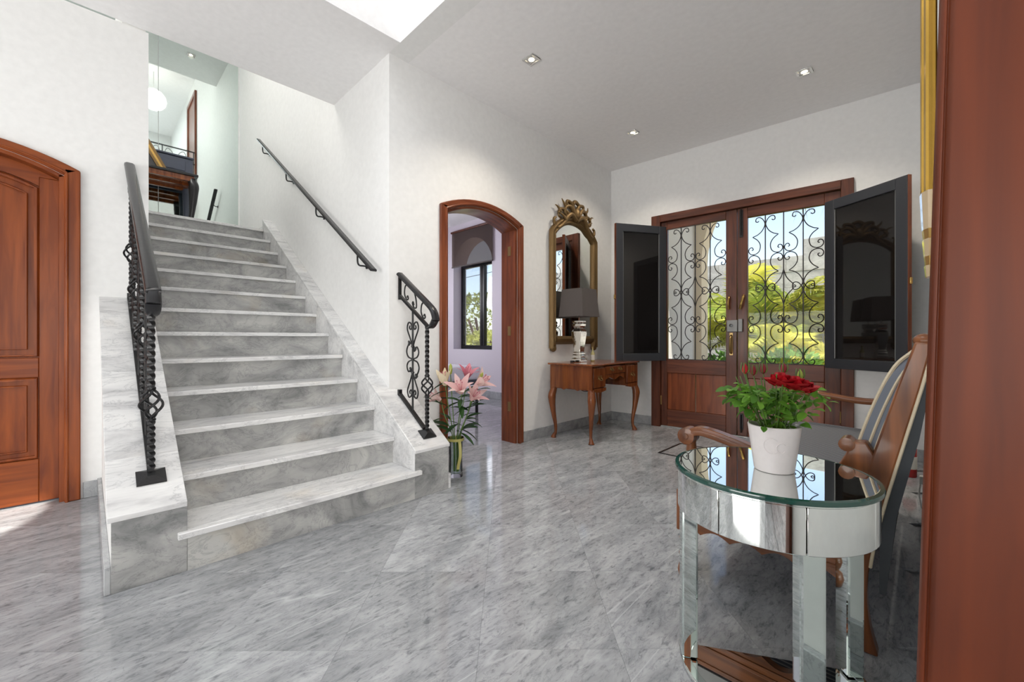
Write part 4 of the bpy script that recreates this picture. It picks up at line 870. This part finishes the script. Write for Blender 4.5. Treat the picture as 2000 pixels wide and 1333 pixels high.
def petalmesh(nm, L, W, mm, flare):
    vs = []; n_ = 7
    for i in range(n_+1):
        t = i/n_; w_ = W*(math.sin(PI*min(.97, .12+t*.86))); r = L*(.06+.30*t+flare*t**2.4); z = L*(.90*t-flare*.55*t**3)
        for s in (-1, -.5, 0, .5, 1): vs.append((r-abs(s)*w_*.12*(1-t), s*w_/2, z))
    fs = [(i*5+j, i*5+j+1, (i+1)*5+j+1, (i+1)*5+j) for i in range(n_) for j in range(4)]
    me = bpy.data.meshes.new(nm); me.from_pydata(vs, [], fs); me.shade_smooth(); me.materials.append(mm); return me
pmesh = {k: petalmesh('petal', .125, .052, M[k], .36 if k != 'lilywhite' else .12) for k in ('lilypink', 'lilydeep', 'lilywhite')}
llm = leafmesh('leaf', .16, .046, M['lilyleaf'], .3, .25)
bent = random.Random(11)
def lily(label, head, kind, axis, scale=1.0):
    r = thing('lily', label, 'flower', VB, group='lilies in the floor vase'); hd = Vector(head); base = Vector((hd.x*.12, hd.y*.12, .035))
    p = spline([base, Vector((hd.x*.18, hd.y*.18, .27)), hd*.75+Vector((0, 0, hd.z*.05)), hd], 8); obj('stem', MB().tube(p, .0035, 6), M['stem'], r)
    ax = Vector(axis).normalized(); q = ax.to_track_quat('Z', 'Y')
    if kind == 'bud':
        b_ = MB().lathe([(.001, 0), (.009, .01), (.014, .035), (.012, .065), (.001, .085)], n=12); b_.xf(Matrix.Translation(hd) @ q.to_matrix().to_4x4()); obj('bud', b_, M['lilybud'], r, smooth=60)
    else:
        f = bpy.data.objects.new('flower_head', None); C.objects.link(f); f.parent = r; f.location = hd; f.rotation_euler = q.to_euler(); f.scale = (scale*LS,)*3
        for k in range(6):
            o = obj('petal', pmesh[kind], None, f); o.rotation_euler = (0, 0, k*PI/3); o.scale = (1, 1, 1) if k % 2 else (.95, .78, 1.0)
        for k in range(5):
            a = k*2*PI/5; s_ = MB().tube([(0, 0, .01), (.018*math.cos(a), .018*math.sin(a), .085)], .0012, 4); s_.sphere((.018*math.cos(a), .018*math.sin(a), .088), .004, 6); obj('stamen', s_, M['lilydeep'], f)
    for k in range(5):
        q_ = p[int(len(p)*(.40+.11*k))]; a = bent.uniform(0, 2*PI) if k % 2 else math.atan2(hd.y, hd.x)+bent.uniform(-.8, .8)
        o = obj('leaf', llm, None, r); o.location = q_; o.rotation_euler = (bent.uniform(-.4, .4), bent.uniform(-.7, .35), a); s = bent.uniform(.7, 1.05); o.scale = (s, s, s)
lily('pale yellow half-open lily left in the floor vase', vw(-.075, .66, 0), 'lilywhite', vw(-.15, 1, -.2), .95)
lily('tall green lily bud highest in the floor vase', vw(-.04, .735, .02), 'bud', vw(.0, 1, 0))
lily('open pink lily facing the room in the floor vase', vw(.05, .61, -.06), 'lilypink', vw(-.1, .8, -.6), 1.05)
lily('deep pink lily at the back of the floor vase', vw(.075, .70, .05), 'lilydeep', vw(.2, 1, -.3), .9)
lily('pale pink lily rightmost in the floor vase', vw(.15, .66, -.0), 'lilypink', vw(.9, .7, -.2), 1.0)
lily('pink lily low right of centre in the floor vase', vw(.115, .56, -.04), 'lilypink', vw(.6, .8, -.5), .95)
lily('green lily bud leaning right in the floor vase', vw(.16, .68, .0), 'bud', vw(.5, 1, 0))
lily('drooping pale pink lily leftmost in the floor vase', vw(-.11, .55, .02), 'lilypink', vw(-.9, .5, -.1), .85)

# ================================================================== SMALL THINGS
fe = thing('fire_extinguisher', 'small red fire extinguisher on the floor in the far right corner', 'extinguisher', (-.075, 4.19, 0))
obj('cylinder', MB().lathe([(.001, 0), (.036, 0), (.040, .006), (.040, .20), (.034, .23), (.016, .245), (.012, .25), (.001, .25)], n=24), M['red'], fe, smooth=40)
obj('label_sticker', MB().lathe([(.0405, .06), (.0405, .15)], n=24), M['paper'], fe); obj('valve', MB().lathe([(.014, .248), (.014, .275), (.008, .28), (.001, .28)], n=12), M['black'], fe); obj('lever', MB().box(-.008, .008, -.055, .012, .275, .288), M['black'], fe, .003)
obj('hose', MB().tube(spline([(0, .01, .265), (-.05, .01, .25), (-.052, .0, .18), (-.046, 0, .12)], 6), .005, 6), M['black'], fe)
sk = thing('wall_socket', 'white plug socket with cable low on the right wall', 'socket', (XR, 3.35, .20))
obj('socket_plate', MB().box(-.012, 0, -.075, .075, -.045, .045), M['whitepl'], sk, .004); obj('plug', MB().box(-.05, -.012, -.04, -.005, -.025, .02), M['whitepl'], sk, .005)
obj('plug_cable', MB().tube(spline([(-.045, -.02, -.02), (-.05, -.03, -.09), (-.04, -.02, -.16), (-.04, .1, -.190)], 6), .004, 6), M['whitepl'], sk)
fh = thing('floor_hatch', 'square metal-framed marble hatch set in the floor before the entrance', 'hatch', (-1.33, 3.735, 0))
obj('frame', MB().box(-.33, .33, -.235, -.217, .0005, .004).box(-.33, .33, .217, .235, .0005, .004).box(-.33, -.312, -.217, .217, .0005, .004).box(.312, .33, -.217, .217, .0005, .004), M['iron'], fh)
obj('inset', MB().box(-.311, .311, -.216, .216, .0005, .002), M['floorbase'], fh)
# wall sconce on the right wall
sc = thing('wall_sconce', 'tall gold glass wall sconce beside the mahogany door jamb', 'sconce', (XR, 1.06, 1.1))
obj('back_plate', MB().box(-.006, -.001, -.035, .035, .20, 1.2), M['brass'], sc)
for k, (y, r) in enumerate(((-.032, .0075), (-.016, .0085), (0, .009), (.016, .0085), (.032, .0075))): obj('gold_rod', MB().tube([(-.022-.004*(k == 2), y, .158), (-.022-.004*(k == 2), y, 1.25)], r, 10), M['goldglass'], sc)
def tier(y0_, r, z0, z1, mm, nm): obj(nm, MB().lathe([(r*.82, z0), (r, z1)], (-.021, y0_, 0), 10, sx=.36), mm, sc, smooth=0)
for (a, b, w_, mm, nm) in ((.093, .158, .042, 'crystal', 'crystal_tier'), (.076, .093, .034, 'brass', 'brass_band'), (.046, .076, .033, 'crystal', 'crystal_tier'), (.030, .046, .027, 'brass', 'brass_band'), (.010, .030, .026, 'crystal', 'crystal_tip')): tier(0, w_, a, b, M[mm], nm)
# recessed square downlights
def downlight(label, x, y, z, power):
    r = thing('ceiling_downlight', label, 'downlight', (x, y, z), 0, 'recessed ceiling downlights'); h = .052
    m_ = MB().box(-h, h, -h, -h+.016, -.006, 0).box(-h, h, h-.016, h, -.006, 0).box(-h, -h+.016, -h+.016, h-.016, -.006, 0).box(h-.016, h, -h+.016, h-.016, -.006, 0)
    obj('frame', m_, M['chrome'], r, .002); obj('bulb', MB().lathe([(.022, -.003), (.016, -.006), (.001, -.007)], n=16), M['bulb'], r); obj('reflector', MB().lathe([(.035, -.0025), (.022, -.0015), (.001, -.001)], n=16), M['chrome'], r)
    l = bpy.data.lights.new('downlight_lamp', 'SPOT'); l.energy = power; l.spot_size = 2.2; l.spot_blend = 1.0; l.color = (1, .90, .76); l.shadow_soft_size = .03
    o = bpy.data.objects.new('downlight_lamp', l); C.objects.link(o); o.parent = r; o.location = (0, 0, -.03)
downlight('square ceiling downlight nearest the stairs', -2.081, 2.319, CZ, 36)
downlight('square ceiling downlight in front of the entrance door', -.664, 3.916, CZ, 40)
downlight('square ceiling downlight over the desk corner', -2.092, 3.859, CZ, 34)
downlight('small ceiling downlight above the stair landing', -6.13, 1.10, 5.3, 3)
# ================================================================== LANDING
lm_ = thing('landing_mirror', 'large frameless wall mirror in two sheets above the stair landing', 'mirror', (-7.03, .2, 2.27))
pl = part_of(lm_)
pl('mirror_sheet', MB().box(-7.029, -7.02, -1.09, .637, 2.272, 5.295), M['gmirror'], smooth=0); pl('mirror_sheet', MB().box(-7.029, -7.02, .643, YS-.022, 2.272, 5.295), M['gmirror'], smooth=0)
ld = thing('landing_desk', 'slate blue desk with raised back standing on the stair landing', 'desk', (-6.62, .50, 2.268)); pd = part_of(ld)
D0, D1 = -.05, .96
pd('desk_top', MB().box(-6.90, -6.36, D0, D1, 2.985, 3.015), M['black'], .006)
pd('under_frame', MB().box(-6.88, -6.38, D0+.04, D1-.04, 2.955, 2.984), M['desk'])
for x in (-6.86, -6.62, -6.40): pd('under_rail', MB().box(x-.02, x+.02, D0+.04, D1-.04, 2.925, 2.954), M['desk'])
pd('raised_back', MB().box(-6.93, -6.885, D0, D1+.02, 2.96, 3.36), M['slateblue'], .008); pd('back_moulding', MB().box(-6.945, -6.87, D0-.01, D1+.03, 3.361, 3.385), M['slateblue'], .006)
pd('back_panel', MB().box(-6.884, -6.876, D0+.06, D1-.06, 3.06, 3.17), M['slateblue'], .004); pd('back_panel', MB().box(-6.884, -6.876, D0+.06, D1-.06, 3.19, 3.31), M['slateblue'], .004)
for x, y, a, mm in ((-6.42, D1-.06, 45, 'black'), (-6.86, D1-.06, 135, 'slateblue'), (-6.42, D0+.06, -45, 'black'), (-6.86, D0+.06, -135, 'slateblue')):
    m_ = cabriole(None, .66, 1.35); m_.xf(Matrix.Translation((x, y, 2.268)) @ Matrix.Rotation(math.radians(a), 4, 'Z')); pd('leg', m_, M[mm], smooth=60)
gf = thing('gilt_frame', 'gilt picture frame propped on the slate blue landing desk', 'frame', (-6.55, .35, 3.0155), 0); pf = part_of(gf)
for k in range(3): pf('moulding', MB().sweep([(-6.44-.0*k, .60+.028*k, 3.022), (-6.52, .44+.028*k, 3.36)], [(-.013, -.012), (.013, -.012), (.013, .012), (-.013, .012)]), M['brass' if k == 1 else 'gilt'])
pf('canvas', MB().add([(-6.445, .59, 3.02), (-6.525, .43, 3.36), (-6.525, .0, 3.36), (-6.445, .0, 3.02), (-6.455, .59, 3.02), (-6.535, .43, 3.36), (-6.535, .0, 3.36), (-6.455, .0, 3.02)], [(0, 1, 2, 3), (7, 6, 5, 4), (0, 4, 5, 1), (1, 5, 6, 2), (2, 6, 7, 3), (3, 7, 4, 0)]), M['black'])
# gallery railing upstairs, seen in the landing mirror
gr = thing('gallery_railing', 'black iron gallery railing seen in the landing mirror', 'railing', (-3.70, .3, 3.78)); pr_ = part_of(gr)
for z in (4.70, 4.46, 3.86): pr_('rail', MB().box(-3.712, -3.692, -1.05, 1.50, z-.010, z+.010), M['iron'])
for y in (-1.0, -.6, -.2, .2, .6, 1.0, 1.48): pr_('post', MB().tube([(-3.702, y, 3.781), (-3.702, y, 4.70)], .009, 8), M['iron'])
for y in (-.8, -.4, 0, .4, .8, 1.2):
    for s in (-1, 1):
        p = spline([(y+s*.02, 4.47), (y+s*.05, 4.60), (y+s*.12, 4.66), (y+s*.16, 4.58), (y+s*.12, 4.53), (y+s*.10, 4.58)], 5); pr_('rail_scroll', MB().tube([(-3.702, q[0], q[1]) for q in p], .005, 6), M['iron'])
ud = sempty('door_5', (0, 0, 0))
for b_ in ((-3.66, -3.58, 3.78, 5.90), (-2.80, -2.72, 3.78, 5.90)): obj('jamb_casing', MB().box(b_[0], b_[1], YS-.04, YS-.001, b_[2], b_[3]), M['mah'], ud, .005)
obj('head_casing', MB().box(-3.66, -2.72, YS-.04, YS-.001, 5.901, 5.98), M['mah'], ud, .005); obj('door_leaf', MB().box(-3.58, -2.80, YS-.02, YS-.001, 3.785, 5.90), M['mah'], ud)
gl = thing('globe_pendant', 'white glowing globe lamp reflected in the landing mirror', 'lamp', (-3.15, .92, 5.75))
obj('globe', MB().sphere((0, 0, 0), .20, 24), M['lampglow'], gl, smooth=80); obj('cord', MB().tube([(0, 0, .19), (0, 0, .549)], .006, 6), M['whitepl'], gl)
# ================================================================== BEDROOM BEYOND THE ARCH
wn = sempty('window_1', (0, 0, 0)); fy0, fy1 = 4.93, 4.98
def wbox(nm, *b_): return obj(nm, MB().box(*b_), M['black'], wn, .003)
wbox('frame_sill', wx0, wx1, fy0, fy1, .81, .88); wbox('frame_head', wx0, wx1, fy0, fy1, 2.30, 2.36); wbox('frame_jamb', wx0, wx0+.07, fy0, fy1, .88, 2.30); wbox('frame_jamb', wx1-.07, wx1, fy0, fy1, .88, 2.30)
wm = (wx0+wx1)/2+.08; wbox('sash_stile', wm-.05, wm+.0, fy0-.02, fy1, .88, 2.30); wbox('sash_stile', wm+.005, wm+.055, fy0-.01, fy1+.01, .88, 2.30)
obj('window_handle', MB().box(wx1-.065, wx1-.04, fy0-.03, fy0, 1.4, 1.5), M['black'], wn, .004)
obj('glass_pane', MB().box(wx0+.07, wm-.05, fy0+.02, fy0+.024, .88, 2.30), M['pane'], wn, smooth=0); obj('glass_pane', MB().box(wm+.055, wx1-.07, fy0+.02, fy0+.024, .88, 2.30), M['pane'], wn, smooth=0)
bl = thing('roller_blind', 'brown roller blind half lowered over the arched bedroom window', 'blind', (-5.66, 4.72, 2.3)); pb = part_of(bl)
pb('blind_cloth', MB().box(-6.20, -5.10, 4.716, 4.719, 2.31, 2.93), M['blind'], smooth=0); pb('roller_tube', MB().tube([(-6.22, 4.717, 2.945), (-5.09, 4.717, 2.945)], .020, 12), M['dark']); pb('bottom_bar', MB().tube([(-6.20, 4.7175, 2.305), (-5.10, 4.7175, 2.305)], .012, 8), M['shade'])
bd = thing('bench_seat', 'white cushioned bench with dark legs beyond the archway', 'bench', (-4.85, 3.35, 0))
obj('cushion', MB().box(-.75, .70, -.35, .30, .46, .64), M['linen'], bd, .05, seg=4); obj('seat_frame', MB().box(-.74, .69, -.34, .29, .40, .459), M['slateblue'], bd, .01)
for x, y in ((-.70, -.30), (.65, -.30), (.65, .25), (-.70, .25)): obj('leg', MB().tube([(x, y, .40), (x, y, 0)], .02, 8), M['black'], bd)
# ================================================================== OUTSIDE
g_ = struct('ground', MB().box(-90, 60, 5.06, 110, -.3, -.15), M['paving'])
struct('floor_porch', MB().box(-2.9, .8, 4.95, 6.55, -.15, -.03), M['paving'])
pw = thing('porch', 'cream arched entrance porch outside the front door', 'porch', (-1.45, 6.3, -.03)); pp = part_of(pw)
pa = [(-1.17-1.15*math.cos(PI*i/24), 2.1+1.35*math.sin(PI*i/24)) for i in range(25)]
pp('arch_front', MB().prism([(-2.9, -.03), (-2.32, -.03)]+pa+[(-.02, -.03), (.9, -.03), (.9, 3.9), (-2.9, 3.9)], 'y', 6.30, 6.55), M['stucco'], smooth=0)
pp('side_wall', MB().box(-2.72, -2.42, 4.95, 6.299, -.03, 3.6), M['whitest']); pp('side_wall', MB().box(.55, .85, 5.1, 6.299, -.03, 3.6), M['whitest']); pp('porch_roof', MB().box(-2.72, .85, 5.05, 6.299, 3.6, 3.8), M['whitest'])
# garden wall of big stone blocks
gw = thing('garden_wall', 'grey stone garden wall behind the yellow palms', 'wall', (-3.5, 13.2, -.15)); pgw = part_of(gw)
bm_ = {}
rr = random.Random(5); z = -.15
for row in range(9):
    x = -9.0-(row % 2)*.5; hgt = .42
    while x < 4.2:
        wd = rr.uniform(.8, 1.2); tz = .06*(x+9)
        ztop = z+hgt-.006
        if z < 3.15+.07*(x+4): pgw('stone_block', MB().box(x, x+wd-.006, 13.2+rr.uniform(-.01, .01), 13.6, z, ztop), M['stone'], .006)
        x += wd
    z += hgt
pgw('mortar_core', MB().box(-9, 4, 13.28, 13.55, -.15, 2.9), M['stone'])
wb = thing('white_house', 'white house with small barred windows at the right of the garden', 'house', (-1.9, 15.5, -.15)); pwb = part_of(wb)
pwb('house_wall', MB().box(-1.5, 6, 14.5, 18, -.15, 4.3), M['whitest'])
for x in (-1.2, -.4, .5):
    f_ = pwb('window', MB().box(x, x+.45, 14.46, 14.5, 1.6, 2.3), M['slate'])
    for k in range(4): pwb('window_bar', MB().box(x+.06+k*.1, x+.085+k*.1, 14.43, 14.458, 1.6, 2.3), M['whitest'], parent=f_)
lw_ = thing('low_fence', 'low white garden kerb with dark bars at the right outside the door', 'fence', (-1.2, 9.3, -.15)); pw2 = part_of(lw_)
pw2('kerb', MB().box(-2.6, 1.5, 9.2, 9.45, -.15, .72), M['whitest'], .01); pw2('top_rail', MB().box(-2.6, 1.5, 9.31, 9.335, 1.06, 1.08), M['steel'])
for k in range(26): pw2('bar', MB().box(-2.55+k*.155, -2.53+k*.155, 9.315, 9.335, .72, 1.06), M['steel'])
# areca palms: each frond a part
def frond_mesh(L, rnd_):
    m_ = MB(); pts = spline([(0, 0, 0), (L*.18, 0, L*.45), (L*.48, 0, L*.72), (L*.85, 0, L*.62)], 7); n_ = len(pts)
    m_.tube(pts, .008, 4, scale=[1-.8*i/(n_-1) for i in range(n_)])
    for i in range(4, n_):
        p = pts[i]; t = (pts[i]-pts[i-1]).normalized(); ll = L*.34*math.sin(PI*(.18+.8*(i-4)/(n_-4)))
        for s in (-1, 1):
            for off_ in (0, .5):
                b = p-t*off_*L*.05; d = (t*.75+Vector((0, s, .15))).normalized(); tip = b+d*ll+Vector((0, 0, -.25*ll)); sd = t.cross(d).cross(d).normalized()*.013*L
                m_.add([b-sd*.6, b+sd*.6, b+d*ll*.55+sd, tip, b+d*ll*.55-sd], [(0, 1, 2, 4), (4, 2, 3)])
    return m_
def palm(label, loc, H, nf, mat_, seed, group='garden palms'):
    r = thing('garden_palm', label, 'palm', loc, 0, group); q = random.Random(seed)
    ms = [mesh('frond', frond_mesh(H*k, q), M[mat_], 0) for k in (.55, .7, .85)]
    for i in range(nf):
        o = obj('frond', q.choice(ms), None, r); a = 2*PI*i/nf+q.uniform(-.3, .3); o.rotation_euler = (q.uniform(-.2, .2), q.uniform(-.55, .25), a); o.location = (.08*math.cos(a), .08*math.sin(a), q.uniform(0, H*.30)); s = q.uniform(.8, 1.15); o.scale = (s, s, s)
    obj('cane', MB().tube([(0, 0, 0), (.03, 0, H*.4)], .05, 8).tube([(.1, .05, 0), (.14, .03, H*.35)], .04, 8), M['bark'], r)
palm('golden areca palm left of the garden path', (-3.9, 9.2, -.15), 2.2, 22, 'palm', 1)
palm('golden areca palm seen through the left door glass', (-3.0, 10.6, -.15), 2.4, 24, 'palm', 2)
palm('golden areca palm behind the middle of the door', (-2.15, 9.9, -.15), 2.4, 24, 'palm', 3)
palm('tall golden areca palm in the right door glass', (-1.55, 10.9, -.15), 2.5, 26, 'palm', 4)
palm('golden areca palm at the right of the right door glass', (-.75, 10.2, -.15), 2.1, 22, 'palm', 5)
palm('low golden areca palm in front of the garden wall', (-2.7, 12.0, -.15), 2.6, 22, 'palm', 6)
palm('small golden palm between the shrubs and the low fence', (-1.75, 8.3, -.15), 1.55, 16, 'palm', 7)
palm('small golden palm before the low fence on the right', (-1.0, 8.5, -.15), 1.35, 16, 'palm', 8)
# tall palm with drooping fronds above right
tp = thing('tall_palm', 'tall palm with drooping dry fronds above the right door glass', 'palm', (-.35, 8.6, -.15)); q = random.Random(9)
obj('trunk', MB().tube([(0, 0, 0), (.02, .05, 4.6)], .14, 12), M['bark'], tp)
for i in range(22):
    L = q.uniform(1.5, 2.1); m_ = MB(); pts = spline([(0, 0, 0), (L*.35, 0, L*.18), (L*.7, 0, -.05), (L*.95, 0, -L*.35)], 7); n_ = len(pts); m_.tube(pts, .014, 4, scale=[1-.8*k/(n_-1) for k in range(n_)])
    for k in range(3, n_):
        for s in (-1, 1):
            p = pts[k]; ll = L*.30; m_.add([p+Vector((-.012, 0, 0)), p+Vector((.012, 0, 0)), p+Vector((.05, s*ll*.35, -ll*.9))], [(0, 1, 2)]); p = p+Vector((.03, 0, 0)); m_.add([p+Vector((-.012, 0, 0)), p+Vector((.012, 0, 0)), p+Vector((.02, s*ll*.2, -ll))], [(0, 1, 2)])
    o = obj('frond', m_, M['drypalm'], tp, smooth=0); o.location = (.02, .05, 4.55); o.rotation_euler = (0, q.uniform(-.3, .25), 2*PI*i/22+q.uniform(-.2, .2))
# leafy shrubs close to the door
def shrub(label, loc, rx, rz, nl, seed, mat_='bush', ls=.09, cat='shrub', group='shrubs at the porch', stem_h=None):
    r = thing('leafy_shrub', label, cat, loc, 0, group); q = random.Random(seed); m_ = MB()
    for i in range(nl):
        a, u = q.uniform(0, 2*PI), q.uniform(-1, 1); k = q.uniform(.55, 1.0)**.5; s_ = math.sqrt(1-u*u)
        c_ = Vector((rx*k*s_*math.cos(a), rx*k*s_*math.sin(a), rz*(1+k*u))); d = Vector((math.cos(a)*s_+q.uniform(-.6, .6), math.sin(a)*s_+q.uniform(-.6, .6), u*.5+q.uniform(-.3, .6))).normalized()
        sd = d.cross(Vector((q.uniform(-1, 1), q.uniform(-1, 1), q.uniform(.2, 1)))).normalized(); l_ = ls*q.uniform(.7, 1.3); up_ = d.cross(sd)*l_*.08
        m_.add([c_, c_+d*l_*.5+sd*l_*.28+up_, c_+d*l_, c_+d*l_*.5-sd*l_*.28+up_], [(0, 1, 2, 3)])
    f_ = obj('foliage', m_, M[mat_], r, smooth=0); f_['kind'] = 'stuff'
    st_ = MB()
    for k in range(5):
        a = k*1.25; st_.tube([(0, 0, -.0 if stem_h is None else -stem_h), (rx*.5*math.cos(a), rx*.5*math.sin(a), rz*1.1)], .012 if stem_h is None else .06, 5)
    obj('branch', st_, M['bark'], r); return r
shrub('dark leafy shrub behind the left door glass', (-2.20, 6.9, -.15), .42, .46, 420, 1, 'bush', .13)
shrub('bright leafy shrub behind the meeting stiles of the door', (-1.60, 6.85, -.15), .40, .48, 420, 2, 'bush', .10)
shrub('light green shrub low in the right door glass', (-1.45, 7.6, -.15), .46, .50, 460, 3, 'bush', .11)
shrub('glossy dark shrub at the right of the right door glass', (-.62, 6.95, -.15), .34, .42, 300, 4, 'bush', .13)
shrub('yellow-green tree outside the bedroom window', (-13.7, 12.2, .5), 1.5, 1.25, 1600, 6, 'tree', .20, 'tree', 'trees', .65)
shrub('yellow-green bush under the bedroom window view', (-12.2, 10.9, -.15), 1.0, .70, 1100, 7, 'tree', .18, 'tree', 'trees')
for k, (z, dz) in enumerate(((3.6, .5), (3.3, .45), (2.6, .4), (2.25, .35))): tag(obj('overhead_cable', MB().tube([(-16, 10.5, z), (-11, 10.3, z+dz*.4-.05), (-6, 10.1, z+dz)], .012, 5), M['cable']), ['topmost', 'second highest', 'third highest', 'lowest'][k]+' black cable crossing the bedroom window view', 'cable', 'overhead cables')
up_ = thing('utility_pole', 'wooden utility pole carrying the cables left of the window view', 'pole', (-16.0, 10.5, -.15))
obj('pole_shaft', MB().tube([(0, 0, 0), (0, 0, 4.4)], .11, 12), M['bark'], up_); obj('cross_arm', MB().box(-.06, .06, -.6, .6, 4.0, 4.12), M['bark'], up_, .01)
